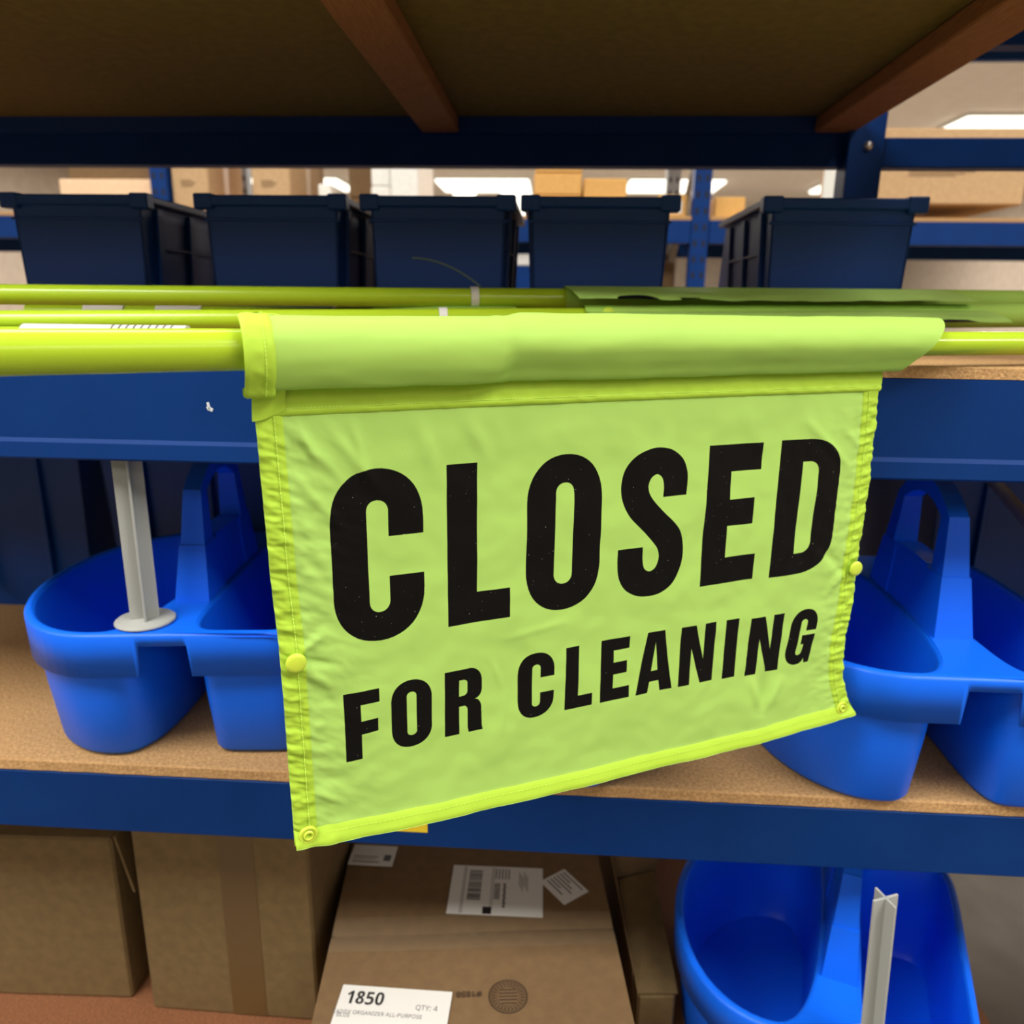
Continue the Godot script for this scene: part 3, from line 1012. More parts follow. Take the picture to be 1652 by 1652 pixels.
func make_bin(label: String, at: Vector3, turn := 0.0) -> void:
	# stacking bin seen from behind: plain back, ribbed tapering sides, rim; its open front faces the other aisle
	var t := thing("storage_bin", label, "storage bin", at, turn, "blue bins along the back of the shelf")
	var hw := 0.092
	var h := 0.177
	var L := 0.34
	var th := 0.003
	# back wall, tapering slightly to its foot
	var st := surf()
	var tw := 0.082
	for z in [[0.0, 0.0], [-th, -th]]:
		pass
	slab(st, [Vector3(-tw, 0, -0.004), Vector3(tw, 0, -0.004), Vector3(hw - 0.004, h, 0), Vector3(-hw + 0.004, h, 0)], Vector3(0, 0, -th))
	cbox(st, Vector3(-hw + 0.001, h - 0.028, -0.0005), Vector3(hw - 0.001, h - 0.0245, 0.0016), 0.0006)
	part(t, "back", st, mats.bin)
	st = surf()
	cbox(st, Vector3(-tw, 0, -L + 0.01), Vector3(tw, th, -0.004), 0.001)
	part(t, "base", st, mats.bin)
	for s in [-1, 1]:
		st = surf()
		# side: full height at the back, sloping down to a low hopper front
		var o := Vector3(s * th, 0, 0)
		slab(st, [Vector3(s * tw, 0, -0.004), Vector3(s * (hw - 0.004), h, 0), Vector3(s * (hw - 0.004), h, -L * 0.82), Vector3(s * (hw - 0.010), h * 0.45, -L), Vector3(s * tw, 0, -L)], -o)
		for z in [0.035, 0.13, 0.225]:
			slab(st, [Vector3(s * tw, 0.004, -z), Vector3(s * (hw - 0.003), h - 0.01, -z), Vector3(s * (hw - 0.003), h - 0.01, -z - 0.014), Vector3(s * tw, 0.004, -z - 0.014)], o * 1.4)
		for y in [0.06, 0.115]:
			var x: float = lerpf(tw, hw - 0.004, y / h)
			cbox(st, Vector3(minf(s * x, s * (x + 0.005)), y, -0.23), Vector3(maxf(s * x, s * (x + 0.005)), y + 0.003, -0.035), 0.0008)
		part(t, "side", st, mats.bin)
		st = surf()
		cbox(st, Vector3(minf(s * (hw - 0.006), s * (hw + 0.008)), h - 0.006, -L * 0.83), Vector3(maxf(s * (hw - 0.006), s * (hw + 0.008)), h + 0.003, 0.002), 0.0015)
		part(t, "side_rim", st, mats.bin)
	st = surf()
	cbox(st, Vector3(-hw - 0.008, h - 0.010, -0.008), Vector3(hw + 0.008, h + 0.0035, 0.006), 0.0018)
	cbox(st, Vector3(-hw - 0.009, h - 0.014, -0.012), Vector3(-hw + 0.016, h + 0.0055, 0.007), 0.0018)
	cbox(st, Vector3(hw - 0.016, h - 0.014, -0.012), Vector3(hw + 0.009, h + 0.0055, 0.007), 0.0018)
	part(t, "back_rim", st, mats.bin)
	st = surf()
	slab(st, [Vector3(-tw, 0, -L), Vector3(tw, 0, -L), Vector3(hw - 0.01, h * 0.45, -L), Vector3(-hw + 0.01, h * 0.45, -L)], Vector3(0, 0, th))
	part(t, "hopper_lip", st, mats.bin)

func slab(st: SurfaceTool, face: Array, off: Vector3) -> void:
	st.set_smooth_group(-1)
	var c := Vector3.ZERO
	for p in face:
		c += p
	c = c / face.size() + off / 2
	poly(st, face, c)
	var back := []
	for p in face:
		back.append(p + off)
	poly(st, back, c)
	for i in face.size():
		var j := (i + 1) % face.size()
		poly(st, [face[i], face[j], back[j], back[i]], c)

func make_bins() -> void:
	var names := ["blue plastic bin cut off by the left edge, left of the first fully seen bin", "dark blue plastic bin, first fully seen bin from the left", "dark blue plastic bin in the middle with a curved scuff on its back", "dark blue plastic bin standing right of centre, beside the gap", "brighter blue plastic bin at the right end showing its ribbed left side"]
	var xs := [-0.642, -0.379, -0.160, 0.048, 0.352]
	for i in 5:
		make_bin(names[i], Vector3(xs[i], SHELF2, -0.37), 0.0)
	# the scuff
	var st := surf()
	var pts := []
	for i in 12:
		var a := i / 11.0
		pts.append(Vector3(lerpf(-0.035, 0.055, a), lerpf(0.105, 0.070, a * a), 0.0))
	for i in pts.size():
		pts[i].z = -0.004 + 0.004 * pts[i].y / 0.177 + 0.0002
	tube(st, pts, 0.0011, 6)
	part(get_node("storage_bin_002"), "scuff", st, mats.scuff if mats.has("scuff") else mat(Color8(120, 142, 116), 0.8), "pale curved scuff")

# ---------------------------------------------------------------- caddies

func tub_outline(kind: int, k: float, lip: float) -> PackedVector2Array:
	# plan outline (x, z); kind 0 the deep rounded half, 1 the straight half; k shrinks it towards the foot
	var p := PackedVector2Array()
	var n := 64
	for i in n + 1:
		var a := TAU * i / n
		var c := cos(a)
		var s := sin(a)
		if kind == 0:
			var hz := 0.178 + lip
			if c < 0.0:
				p.append(Vector2(-0.072 + c * (0.120 + lip), s * hz))
			else:
				var e := 2.0 / 2.8
				p.append(Vector2(-0.072 + pow(c, e) * (0.055 + lip), signf(s) * pow(absf(s), e) * hz))
		else:
			var e2 := 2.0 / 6.0
			p.append(Vector2(0.076 + signf(c) * pow(absf(c), e2) * (0.058 + lip), signf(s) * pow(absf(s), e2) * (0.172 + lip)))
	var mid := Vector2(-0.080, 0) if kind == 0 else Vector2(0.072, 0)
	for i in p.size():
		p[i] = mid + (p[i] - mid) * k
	return p

func ring_at(o: PackedVector2Array, y: float) -> PackedVector3Array:
	var r := PackedVector3Array()
	for q in o:
		r.append(Vector3(q.x, y, q.y))
	return r

func make_caddy(label: String, at: Vector3, turn: float) -> Node3D:
	var t := thing("cleaning_caddy", label, "cleaning caddy", at, turn, "blue cleaning caddies")
	var H := 0.15
	for kind in 2:
		var st := surf()
		var rows := []
		# outside from the foot up, over the rim and down inside
		for q in [[0.80, 0.0, 0.0], [0.86, 0.002, 0.0], [0.885, 0.007, 0.0], [0.94, 0.07, 0.0], [0.985, H - 0.006, 0.0], [1.0, H - 0.001, 0.0], [1.0, H, -0.0005], [0.985, H - 0.0005, -0.003], [0.975, H - 0.004, -0.004], [0.93, 0.07, -0.004], [0.88, 0.014, -0.004], [0.84, 0.006, -0.004]]:
			rows.append(ring_at(tub_outline(kind, q[0], q[2]), q[1]))
		grid(st, rows)
		cap(st, rows[0], Vector3.DOWN)
		cap(st, rows[-1], Vector3.UP)
		part(t, "rounded_tub" if kind == 0 else "straight_tub", st, mats.caddy)
	# deck between the tubs
	var L := tub_outline(0, 1.0, 0.0)
	var R := tub_outline(1, 1.0, 0.0)
	var st := surf()
	var a := PackedVector3Array()
	var b := PackedVector3Array()
	for i in 61:
		var z := lerpf(-0.177, 0.177, i / 60.0)
		var xl := -1.0
		var xr := 1.0
		for k in L.size() - 1:
			if (L[k].y > z) != (L[k + 1].y > z):
				xl = maxf(xl, lerpf(L[k].x, L[k + 1].x, (z - L[k].y) / (L[k + 1].y - L[k].y)))
		for k in R.size() - 1:
			if (R[k].y > z) != (R[k + 1].y > z):
				xr = minf(xr, lerpf(R[k].x, R[k + 1].x, (z - R[k].y) / (R[k + 1].y - R[k].y)))
		if xr > 0.9:
			xr = 0.076 + (0.05 if absf(z) > 0.172 else 0.0)
		a.append(Vector3(xl - 0.002, H + 0.0004, z))
		b.append(Vector3(xr + 0.002, H + 0.0004, z))
	grid(st, [b, a])
	var a2 := PackedVector3Array()
	var b2 := PackedVector3Array()
	for i in a.size():
		a2.append(a[i] - Vector3(0, 0.004, 0))
		b2.append(b[i] - Vector3(0, 0.004, 0))
	grid(st, [a2, b2])
	# skirt round the outside, cut back over the gap between the tubs
	var path := []
	for k in L.size():
		if L[k].x < -0.0715:
			path.append(L[k])
	path.sort_custom(func(p, q): return atan2(p.y, -(p.x + 0.072)) < atan2(q.y, -(q.x + 0.072)))
	# path now runs from the back (z < 0) round the left to the front
	var front: Vector2 = path[-1]
	for i in range(1, 12):
		path.append(Vector2(lerpf(front.x, 0.06, i / 12.0), lerpf(front.y, 0.173, i / 12.0)))
	var rr := []
	for k in R.size() - 1:
		if R[k].x > 0.06:
			rr.append(R[k])
	rr.sort_custom(func(p, q): return atan2(p.y, p.x - 0.06) > atan2(q.y, q.x - 0.06))
	path.append_array(rr)
	var back0: Vector2 = path[0]
	var last: Vector2 = path[-1]
	for i in range(1, 12):
		path.append(Vector2(lerpf(last.x, back0.x, i / 12.0), lerpf(last.y, back0.y, i / 12.0)))
	path.append(path[0])
	var dense := []
	for i in path.size() - 1:
		var m := maxi(1, int(path[i].distance_to(path[i + 1]) / 0.0025))
		for k in m:
			dense.append(path[i].lerp(path[i + 1], float(k) / m))
	dense.append(path[0])
	var r0 := PackedVector3Array()
	var r1 := PackedVector3Array()
	var r2 := PackedVector3Array()
	var r3 := PackedVector3Array()
	var r4 := PackedVector3Array()
	for i in dense.size():
		var p: Vector2 = dense[i]
		var n: Vector2 = (dense[(i + 1) % (dense.size() - 1)] - dense[(i - 1 + dense.size() - 1) % (dense.size() - 1)]).orthogonal().normalized()
		if n.dot(p) < 0.0:
			n = -n
		var notch := absf(p.y) > 0.16 and p.x > -0.024 and p.x < 0.026
		var low := H - (0.013 if notch else 0.046)
		r0.append(Vector3(p.x - n.x * 0.003, H + 0.0006, p.y - n.y * 0.003))
		r1.append(Vector3(p.x + n.x * 0.002, H + 0.0002, p.y + n.y * 0.002))
		r2.append(Vector3(p.x + n.x * 0.004, H - 0.003, p.y + n.y * 0.004))
		r3.append(Vector3(p.x + n.x * 0.0025, low, p.y + n.y * 0.0025))
		r4.append(Vector3(p.x + n.x * 0.0005, low + 0.0005, p.y + n.y * 0.0005))
	grid(st, [r0, r1, r2, r3, r4])
	part(t, "deck", st, mats.caddy)
	# handle wall along the middle, with the hand hole
	st = surf()
	var wide := func(y: float) -> float: return lerpf(0.0185, 0.0105, clampf(y / 0.15, 0.0, 1.0))
	for s in [1, -1]:
		handle_piece(st, [Vector2(s * 0.092, 0.0), Vector2(s * 0.078, 0.060), Vector2(s * 0.040, 0.060), Vector2(s * 0.040, 0.0)], 0.0185, 0.0140)
		handle_piece(st, [Vector2(s * 0.076, 0.060), Vector2(s * 0.064, 0.119), Vector2(s * 0.046, 0.119), Vector2(s * 0.050, 0.060)], 0.0130, 0.0095)
	handle_piece(st, [Vector2(0.040, 0.0), Vector2(0.040, 0.062), Vector2(-0.040, 0.062), Vector2(-0.040, 0.0)], 0.0165, 0.0125)
	for i in 10:
		var z0 := lerpf(-0.064, 0.064, i / 10.0)
		var z1 := lerpf(-0.064, 0.064, (i + 1) / 10.0)
		var f := func(z: float) -> float: return 0.118 + 0.030 * (1.0 - pow(z / 0.064, 2.0))
		handle_piece(st, [Vector2(z0, f.call(z0)), Vector2(z1, f.call(z1)), Vector2(z1, f.call(z1) - 0.018), Vector2(z0, f.call(z0) - 0.018)], 0.0095, 0.0095)
	var hd := part(t, "handle", st, mats.caddy)
	hd.position.y = H
	return t

func handle_piece(st: SurfaceTool, zy: Array, w0: float, w1: float) -> void:
	# a wall piece in the z-y plane, half as wide at its foot (w0) as given and tapering to w1 at its top
	var lo := 1e9
	var hi := -1e9
	for q in zy:
		lo = minf(lo, q.y)
		hi = maxf(hi, q.y)
	var A := []
	var B := []
	var c := Vector3.ZERO
	for q in zy:
		var w := lerpf(w0, w1, (q.y - lo) / (hi - lo))
		A.append(Vector3(-w, q.y, q.x))
		B.append(Vector3(w, q.y, q.x))
		c += Vector3(0, q.y, q.x) / zy.size()
	st.set_smooth_group(-1)
	poly(st, A, c)
	poly(st, B, c)
	for i in zy.size():
		var j := (i + 1) % zy.size()
		poly(st, [A[i], A[j], B[j], B[i]], c)

func cross_post(label: String, at: Vector3, h: float, turn: float, lean: Vector3) -> void:
	var t := thing("plastic_post", label, "plastic post", at, turn, "grey posts standing on the caddies")
	t.rotation += lean
	var st := surf()
	lathe(st, [Vector2(0.0, 0.0), Vector2(0.0275, 0.0), Vector2(0.029, 0.0012), Vector2(0.029, 0.0025), Vector2(0.0275, 0.0038), Vector2(0.0, 0.0042)], Transform3D(), 40)
	part(t, "foot_disc", st, mats.grey_plastic)
	st = surf()
	cbox(st, Vector3(-0.0135, 0.0035, -0.0012), Vector3(0.0135, h, 0.0012), 0.0004)
	cbox(st, Vector3(-0.0012, 0.0035, -0.0135), Vector3(0.0012, h, 0.0135), 0.0004)
	part(t, "post", st, mats.grey_plastic)

func make_caddies() -> void:
	make_caddy("blue plastic caddy with a grey post, at the left end of the middle shelf", Vector3(-0.399, SHELF3, -0.175), deg_to_rad(4.9))
	make_caddy("blue plastic caddy mostly hidden behind the hanging sign", Vector3(-0.062, SHELF3, -0.143), 0.0)
	make_caddy("blue plastic caddy at the right end of the middle shelf, overhanging its edge", Vector3(0.405, SHELF3, -0.146), deg_to_rad(-2.0))
	make_caddy("blue plastic caddy on the bottom shelf at the right, seen into from above", Vector3(0.362, SHELF4, -0.118), deg_to_rad(-20.0))
	# dark totes filling the back of the shelf
	var k := 0
	for x in [-0.87, -0.508, -0.146, 0.262, 0.702]:
		tote("dark blue plastic tote in the shadow at the shelf's back, " + ["cut off at the left", "second from the left", "third from the left", "fourth from the left", "rightmost"][k], Vector3(x, SHELF3, -0.55))
		k += 1
	cross_post("grey plastic cross-shaped post on a disc, standing on the left caddy", Vector3(-0.4125, SHELF3 + 0.1508, -0.0255), 0.182, deg_to_rad(30.0), Vector3.ZERO)
	cross_post("grey plastic cross-shaped post standing on the bottom right caddy", Vector3(0.3320, SHELF4 + 0.1508, 0.052), 0.189, deg_to_rad(18.0), Vector3(0, 0, deg_to_rad(3.6)))

func tote(label: String, at: Vector3) -> void:
	var t := thing("storage_tote", label, "storage tote", at, 0.0, "totes at the back of the middle shelf")
	var st := surf()
	for s in [-1, 1]:
		slab(st, [Vector3(s * 0.155, 0, -0.14), Vector3(s * 0.155, 0, 0.14), Vector3(s * 0.168, 0.30, 0.152), Vector3(s * 0.168, 0.30, -0.152)], Vector3(-s * 0.003, 0, 0))
		slab(st, [Vector3(-0.155, 0, s * 0.14), Vector3(0.155, 0, s * 0.14), Vector3(0.168, 0.30, s * 0.152), Vector3(-0.168, 0.30, s * 0.152)], Vector3(0, 0, -s * 0.003))
	cbox(st, Vector3(-0.155, 0, -0.14), Vector3(0.155, 0.004, 0.14), 0.001)
	part(t, "body", st, mats.bin)
	st = surf()
	for s in [-1, 1]:
		cbox(st, Vector3(-0.178, 0.288, s * 0.157 - 0.006), Vector3(0.178, 0.304, s * 0.157 + 0.006), 0.002)
		cbox(st, Vector3(s * 0.172 - 0.006, 0.288, -0.157), Vector3(s * 0.172 + 0.006, 0.304, 0.157), 0.002)
	part(t, "rim", st, mats.bin)
	st = surf()
	for q in [-0.1, 0.0, 0.1]:
		cbox(st, Vector3(q - 0.004, 0.03, 0.146), Vector3(q + 0.004, 0.285, 0.156), 0.001)
	part(t, "rib", st, mats.bin)

# ---------------------------------------------------------------- cartons on the bottom shelf

func letters(parent: Node3D, text: String, size: float, at: Vector3, basis: Basis, m: Material, bold := false) -> void:
	var tm := TextMesh.new()
	var f := SystemFont.new()
	f.font_names = PackedStringArray(["Droid Sans"])
	f.font_weight = 700 if bold else 400
	tm.font = f
	tm.text = text
	tm.font_size = 64
	tm.pixel_size = size / 64.0
	tm.depth = 0.0002
	tm.curve_step = 1.0
	var o := MeshInstance3D.new()
	o.name = "lettering"
	o.mesh = tm
	o.material_override = m
	o.transform = Transform3D(basis, at)
	parent.add_child(o, true)

func label_sheet(t: Node3D, called: String, c: Vector2, size: Vector2, turn: float, top: float, marks: Array) -> Node3D:
	# a paper label lying on a box top; marks: [x, y, w, h] rects in parts of the sheet, x right, y down
	var st := surf()
	cbox(st, Vector3(-size.x / 2, 0, -size.y / 2), Vector3(size.x / 2, 0.0004, size.y / 2), 0.00015)
	var o := part(t, called, st, mats.paper)
	o.position = Vector3(c.x, top, c.y)
	o.rotation.y = turn
	if marks:
		var si := surf()
		for q in marks:
			var x0: float = (q[0] - 0.5) * size.x
			var z0: float = (q[1] - 0.5) * size.y
			cbox(si, Vector3(x0, 0.0003, z0), Vector3(x0 + q[2] * size.x, 0.00048, z0 + q[3] * size.y), 0.00003)
		part(o, "print", si, mats.ink if marks.size() > 30 else mats.grey_print)
	return o

func carton(t: Node3D, lo: Vector3, hi: Vector3, m: Material, called := "box") -> void:
	var st := surf()
	cbox(st, lo, hi, 0.003)
	part(t, called, st, m)

func make_cartons() -> void:
	# the flat carton with the 1850 label; its own frame has z to the front
	var top := 0.14
	var t := thing("cardboard_carton", "brown cardboard carton with white 1850 label and shipping label on its taped top", "carton", Vector3(-0.083, SHELF4, -0.085), deg_to_rad(6.0))
	var st := surf()
	cbox(st, Vector3(-0.170, 0, -0.185), Vector3(0.170, top - 0.004, 0.185), 0.004)
	part(t, "body", st, mats.carton)
	# two flaps meeting at the middle, a little bowed
	for s in [-1, 1]:
		var rows := []
		for i in 13:
			var row := PackedVector3Array()
			for j in 25:
				var x := lerpf(-0.170, 0.170, j / 24.0)
				var z: float = s * lerpf(0.0010, 0.184, i / 12.0)
				row.append(Vector3(x, top + 0.0008 * sin(x * 14.0) - 0.0035 * exp(-absf(z) / 0.012), z))
			rows.append(row)
		if s < 0:
			rows.reverse()
		st = surf()
		grid(st, rows)
		var under := []
		for r in rows:
			var q := PackedVector3Array()
			for p in r:
				q.append(p - Vector3(0, 0.004, 0))
			under.append(q)
		under.reverse()
		grid(st, under)
		var edge := PackedVector3Array()
		var edge2 := PackedVector3Array()
		for r in rows:
			edge.append(r[0])
			edge2.append(r[0] - Vector3(0, 0.004, 0))
		grid(st, [edge2, edge], [], -1)
		edge = PackedVector3Array()
		edge2 = PackedVector3Array()
		for r in rows:
			edge.append(r[-1])
			edge2.append(r[-1] - Vector3(0, 0.004, 0))
		grid(st, [edge, edge2], [], -1)
		part(t, "flap", st, mats.carton)
	# clear tape over the seam, wrinkled
	var nz := noise(35.0, 77, 3)
	var rows := []
	for i in 25:
		var row := PackedVector3Array()
		for j in 161:
			var x := lerpf(-0.1705, 0.1705, j / 160.0)
			var z := lerpf(-0.026, 0.026, i / 24.0)
			row.append(Vector3(x, top + 0.0008 * sin(x * 14.0) + 0.0006 - 0.0030 * exp(-absf(z) / 0.012) + maxf(0.0, nz.get_noise_2d(x * 0.7, z * 2.2)) * 0.0035 * exp(-absf(z) / 0.012), z))
		rows.append(row)
	st = surf()
	grid(st, rows)
	part(t, "tape", st, mats.tape, "clear packing tape over the seam")
	# labels, placed in the carton's frame
	var inv := t.transform.affine_inverse()
	var y := SHELF4 + top
	var on := func(x: float, z: float) -> Vector2:
		var p: Vector3 = inv * Vector3(x, y, z)
		return Vector2(p.x, p.z)
	var bars := []
	var x := 0.0
	# shipping label: barcode block standing on end, rules, address lines
	var marks := [[0.13, 0.02, 0.006, 0.96], [0.15, 0.02, 0.006, 0.96], [0.44, 0.02, 0.005, 0.96], [0.46, 0.02, 0.005, 0.96], [0.37, 0.84, 0.09, 0.14]]
	var yy := 0.10
	while yy < 0.72:
		var hgt := rng.randf_range(0.008, 0.026)
		marks.append([0.19, yy, 0.145, hgt])
		yy += hgt + rng.randf_range(0.006, 0.02)
	yy = 0.36
	while yy < 0.68:
		var hgt2 := rng.randf_range(0.008, 0.018)
		marks.append([0.475, yy, 0.065, hgt2])
		yy += hgt2 + 0.012
	for k in 9:
		marks.append([0.57 + 0.004 * (k % 2), 0.36 + k * 0.055, 0.03, 0.04])
	for k in 5:
		marks.append([0.48 + k * 0.035, 0.05, 0.012, 0.22])
	for k in 6:
		marks.append([0.74 + k * 0.018, 0.10 + 0.05 * (k % 3), 0.006, 0.30])
	label_sheet(t, "shipping_label", on.call(-0.0608, -0.1525), Vector2(0.1200, 0.0860), deg_to_rad(-5.0), top + 0.0012, marks)
	var m2 := []
	for k in 6:
		m2.append([0.08, 0.10 + k * 0.13, rng.randf_range(0.4, 0.8), 0.05])
	label_sheet(t, "small_label", on.call(0.0268, -0.1655), Vector2(0.050, 0.041), deg_to_rad(-57.0), top + 0.0013, m2)
	m2 = [[0.76, 0.45, 0.16, 0.3], [0.08, 0.55, 0.55, 0.04], [0.08, 0.66, 0.5, 0.03], [0.08, 0.8, 0.6, 0.05]]
	label_sheet(t, "paper_label", on.call(-0.2345, -0.205), Vector2(0.061, 0.040), deg_to_rad(-6.0), top + 0.0012, m2)
	var big := label_sheet(t, "product_label", on.call(-0.158, 0.038), Vector2(0.122, 0.070), deg_to_rad(-6.5), top + 0.0012, [])
	var flat := Basis(Vector3(1, 0, 0), -PI / 2)
	letters(big, "1850", 0.0182, Vector3(-0.0325, 0.0005, -0.0195), flat.scaled(Vector3(1.05, 1, 1.2)), mats.ink, true)
	letters(big, "QTY: 4", 0.0084, Vector3(0.036, 0.0005, -0.0125), flat, mats.grey_print)
	letters(big, "CADDY ORGANIZER ALL-PURPOSE", 0.0025, Vector3(-0.0150, 0.0005, -0.0015), flat, mats.grey_print)
	letters(big, "BLUE", 0.0027, Vector3(-0.0508, 0.0005, 0.0022), flat, mats.grey_print)
	# stencilled number, upside down, and the box maker's round stamp
	var np: Vector2 = on.call(-0.0785, 0.0045)
	letters(t, "#1850", 0.0100, Vector3(np.x, top + 0.0012, np.y), Basis(Vector3(0, 1, 0), PI) * flat, mats.stamp, true)
	var sp: Vector2 = on.call(-0.0355, 0.0042)
	st = surf()
	for q in [[0.0215, 0.0200], [0.0185, 0.0180], [0.0128, 0.0123]]:
		lathe(st, [Vector2(q[1], 0.0), Vector2(q[1], 0.0003), Vector2(q[0], 0.0003), Vector2(q[0], 0.0)], Transform3D(Basis(), Vector3(sp.x, top + 0.001, sp.y)), 40)
	for k in 26:
		var a := TAU * k / 26.0
		cbox(st, Vector3(-0.0009, 0.0, 0.0140), Vector3(0.0009, 0.0003, 0.0172), 0.0001, Transform3D(Basis(Vector3(0, 1, 0), a), Vector3(sp.x, top + 0.001, sp.y)))
	for k in 5:
		var hw := 0.0105 * sqrt(1.0 - pow((k - 2) / 3.2, 2.0))
		cbox(st, Vector3(sp.x - hw, top + 0.001, sp.y + (k - 2) * 0.0042 - 0.0009), Vector3(sp.x + hw, top + 0.0013, sp.y + (k - 2) * 0.0042 + 0.0009), 0.0001)
	part(t, "round_stamp", st, mats.stamp, "dark printed round stamp")

	# tall plain carton on the left
	t = thing("cardboard_carton", "tall plain brown cardboard carton with tape down its front, left of the 1850 carton", "carton", Vector3(-0.372, SHELF4, -0.25), deg_to_rad(-1.0))
	carton(t, Vector3(-0.118, 0, -0.175), Vector3(0.098, 0.295, 0.175), mats.carton_dark, "body")
	st = surf()
	cbox(st, Vector3(-0.012, 0.002, 0.1748), Vector3(0.032, 0.293, 0.1755), 0.0002)
	part(t, "tape_strip", st, mats.tape_brown, "brown tape strip")
	t = thing("cardboard_carton", "brown cardboard carton cut off by the left edge of the bottom shelf", "carton", Vector3(-0.640, SHELF4, -0.26), deg_to_rad(2.0))
	carton(t, Vector3(-0.12, 0, -0.17), Vector3(0.108, 0.24, 0.175), mats.carton_dark, "body")
	st = surf()
	slab(st, [Vector3(0.108, 0.24, 0.17), Vector3(0.108, 0.24, -0.17), Vector3(0.124, 0.16, -0.16), Vector3(0.124, 0.16, 0.17)], Vector3(0.003, 0, 0))
	part(t, "flap", st, mats.carton_dark)

	# opened carton between the 1850 carton and the caddy
	t = thing("cardboard_carton", "opened brown cardboard carton with loose flaps beside the bottom caddy", "carton", Vector3(0.128, SHELF4, -0.235), deg_to_rad(5.0))
	carton(t, Vector3(-0.026, 0, -0.16), Vector3(0.020, 0.075, 0.165), mats.carton_dark, "body")
	st = surf()
	slab(st, [Vector3(-0.027, 0.076, 0.164), Vector3(0.022, 0.076, 0.164), Vector3(0.030, 0.094, -0.02), Vector3(-0.022, 0.088, -0.01)], Vector3(0, 0.003, 0))
	part(t, "flap", st, mats.carton_dark)
	st = surf()
	slab(st, [Vector3(-0.027, 0.08, -0.02), Vector3(0.034, 0.08, -0.03), Vector3(0.060, 0.150, -0.075), Vector3(-0.030, 0.145, -0.07)], Vector3(0, 0.001, -0.003))
	part(t, "flap", st, mats.carton)
	st = surf()
	slab(st, [Vector3(-0.028, 0.0, 0.165), Vector3(-0.028, 0.085, 0.135), Vector3(-0.034, 0.13, -0.05), Vector3(-0.028, 0.0, -0.15)], Vector3(0.002, 0, 0))
	part(t, "side_flap", st, mats.carton)
	# crumpled clear film behind it
	t = thing("plastic_film", "crumpled clear plastic film on the opened carton under the beam", "plastic film", Vector3(0.140, SHELF4 + 0.151, -0.335))
	var nf := noise(24.0, 88, 3)
	rows = []
	for i in 17:
		var row := PackedVector3Array()
		for j in 33:
			var u := lerpf(-0.055, 0.055, j / 32.0)
			var v := lerpf(-0.03, 0.03, i / 16.0)
			row.append(Vector3(u, 0.012 + nf.get_noise_2d(u, v) * 0.018, v))
		rows.append(row)
	st = surf()
	grid(st, rows, [], -1)
	part(t, "sheet", st, mats.film)

# ---------------------------------------------------------------- what shows across the next aisle

func far_box(label: String, lo: Vector3, hi: Vector3, m: Material, group := "cartons on the rack across the aisle") -> Node3D:
	var c := Vector3((lo.x + hi.x) / 2, lo.y, (lo.z + hi.z) / 2)
	var t := thing("carton", label, "carton", c, 0.0, group)
	var h := Vector3((hi.x - lo.x) / 2, 0, (hi.z - lo.z) / 2)
	var st := surf()
	cbox(st, Vector3(-h.x, 0, -h.z), Vector3(h.x, hi.y - lo.y, h.z), 0.004)
	part(t, "box", st, m)
	if (m == mats.carton_tan or m == mats.carton) and hi.y - lo.y > 0.15:
		# a worn printed mark low on the front, and the tape running down the right side
		st = surf()
		for k in 4:
			cbox(st, Vector3(-h.x * 0.5, 0.085 + k * 0.006, h.z - 0.0005), Vector3(h.x * (0.1 + 0.12 * ((k * 7) % 3)), 0.0885 + k * 0.006, h.z + 0.0004), 0.0002)
		part(t, "print", st, mats.stamp_pale)
		st = surf()
		cbox(st, Vector3(h.x - 0.0005, 0.01, -0.02), Vector3(h.x + 0.0005, hi.y - lo.y - 0.004, 0.02), 0.0002)
		part(t, "tape_strip", st, mats.tape_tan)
	return t

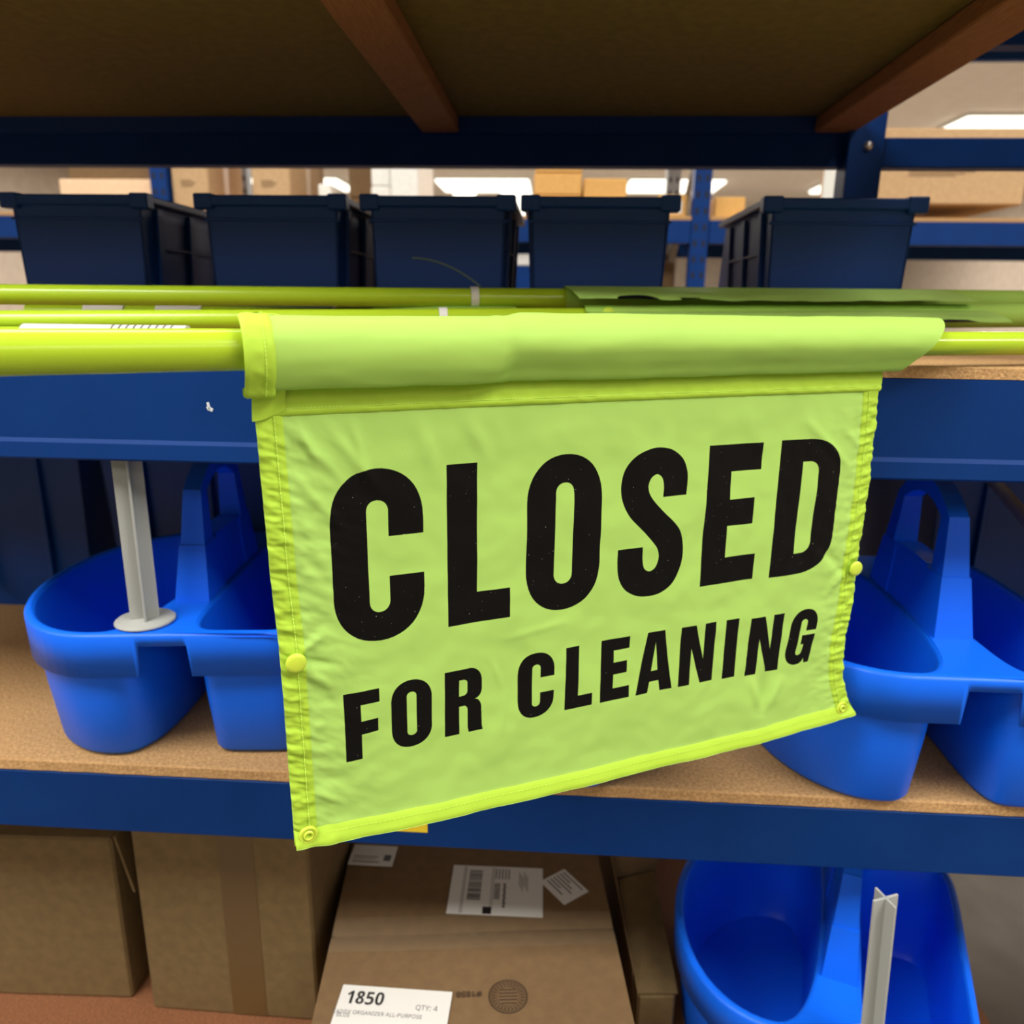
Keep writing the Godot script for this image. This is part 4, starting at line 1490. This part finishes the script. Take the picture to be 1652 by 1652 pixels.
func make_far_rack() -> void:
	var t := thing("far_shelving_rack", "blue steel shelving rack with slotted uprights across the next aisle", "shelving rack")
	var zf := -2.02
	var zr := -2.78
	for x in [-3.2, -1.355, 0.452, 2.28]:
		upright(t, "upright", x, zf, 2.9, mats.rack_blue)
		upright(t, "rear_upright", x, zr + 0.05, 2.9, mats.rack_grey)
		for y in [0.3, 0.85, 1.42, 1.97]:
			var st := surf()
			tube(st, [Vector3(x + 0.004, y, zr), Vector3(x + 0.004, y + 0.5, zf - 0.03)], 0.011, 8)
			part(t, "brace", st, mats.rack_grey)
	for b in [[-3.17, -1.385], [-1.325, 0.422], [0.482, 2.25]]:
		for y in [1.582, 1.18, 0.75, 0.3, 2.32]:
			for z in [zf, zr + 0.03]:
				var st := surf()
				cbox(st, Vector3(b[0], y - 0.072, z - 0.03), Vector3(b[1], y, z), 0.002)
				part(t, "beam", st, mats.rack_blue)
			var st2 := surf()
			cbox(st2, Vector3(b[0], y, zr), Vector3(b[1], y + 0.012, zf - 0.001), 0.001)
			part(t, "shelf_board", st2, mats.board)
	var y0 := 1.594
	far_box("pale peach carton at the far left behind the bins", Vector3(-1.72, y0, -2.5), Vector3(-1.385, y0 + 0.11, -2.05), mats.carton_peach)
	far_box("grey-brown carton on top of the pale peach carton", Vector3(-1.70, y0 + 0.111, -2.5), Vector3(-1.40, y0 + 0.3, -2.08), mats.carton)
	far_box("tan carton right of the left slotted upright, seen above the first bin", Vector3(-1.318, y0, -2.34), Vector3(-1.192, y0 + 0.30, -2.04), mats.carton_tan)
	far_box("tan carton left of the white packages, seen above the first bin", Vector3(-1.042, y0, -2.44), Vector3(-0.912, y0 + 0.30, -2.04), mats.carton_tan)
	far_box("small white package between the tan cartons and the brown stack", Vector3(-0.835, y0, -2.28), Vector3(-0.79, y0 + 0.105, -2.1), mats.carton_white, "white packages across the aisle")
	far_box("brown carton left of the white packages, lower of its stack", Vector3(-0.78, y0, -2.6), Vector3(-0.655, y0 + 0.085, -2.3), mats.carton)
	far_box("brown carton left of the white packages, upper of its stack", Vector3(-0.78, y0 + 0.086, -2.6), Vector3(-0.655, y0 + 0.3, -2.3), mats.carton)
	far_box("low white package, left one under the tall white package", Vector3(-0.652, y0, -2.28), Vector3(-0.585, y0 + 0.098, -2.1), mats.carton_white, "white packages across the aisle")
	far_box("white package lying on the low white package", Vector3(-0.65, y0 + 0.099, -2.28), Vector3(-0.585, y0 + 0.26, -2.1), mats.carton_white, "white packages across the aisle")
	far_box("tall white wrapped package right of the brown stack", Vector3(-0.58, y0, -2.4), Vector3(-0.485, y0 + 0.28, -2.08), mats.carton_white, "white packages across the aisle")
	for k in 3:
		far_box("flat golden carton, %s of the stack right of the first lamp" % ["lowest", "middle", "topmost"][k], Vector3(-0.10 + 0.004 * k, y0 + 0.068 * k, -2.5), Vector3(0.062, y0 + 0.068 * k + 0.0665, -2.06), mats.carton_gold)
	far_box("low golden carton right of the flat golden stack", Vector3(0.068, y0, -2.5), Vector3(0.212, y0 + 0.121, -2.07), mats.carton_gold)
	var lb := far_box("small golden carton with a white label beside the blue upright", Vector3(0.315, y0, -2.4), Vector3(0.412, y0 + 0.07, -2.06), mats.carton_gold)
	var st := surf()
	cbox(st, Vector3(-0.012, 0.012, 0.1702), Vector3(0.032, 0.052, 0.1714), 0.0003)
	part(lb, "label", st, mats.paper)
	far_box("golden carton right of the blue upright, behind the rim of the right bin", Vector3(0.50, y0, -2.5), Vector3(0.60, y0 + 0.065, -2.06), mats.carton_gold)
	# things on the shelf below, seen through the gaps between bins
	far_box("blue box on the lower far shelf, under the white package in the gap", Vector3(-0.18, 1.192, -2.4), Vector3(-0.06, 1.436, -2.06), mats.rack_blue, "cartons on the lower far shelf")
	far_box("white package on the blue box, in the gap between bins", Vector3(-0.16, 1.437, -2.4), Vector3(-0.07, 1.475, -2.06), mats.carton_white, "cartons on the lower far shelf")
	far_box("brown carton on the lower far shelf, in the right gap", Vector3(0.30, 1.192, -2.5), Vector3(0.40, 1.46, -2.2), mats.carton, "cartons on the lower far shelf")
	# white sign panel by the right upright
	var w := thing("white_panel", "white upright notice panel beside the right rear post", "notice panel", Vector3(0.866, 1.594, -2.05))
	st = surf()
	cbox(st, Vector3(-0.026, 0, -0.006), Vector3(0.026, 0.42, 0.006), 0.002)
	part(w, "board", st, mats.white_metal)
	far_box("tan carton high behind the right rear post", Vector3(1.0, y0 + 0.05, -2.6), Vector3(1.5, y0 + 0.28, -2.1), mats.carton_tan)
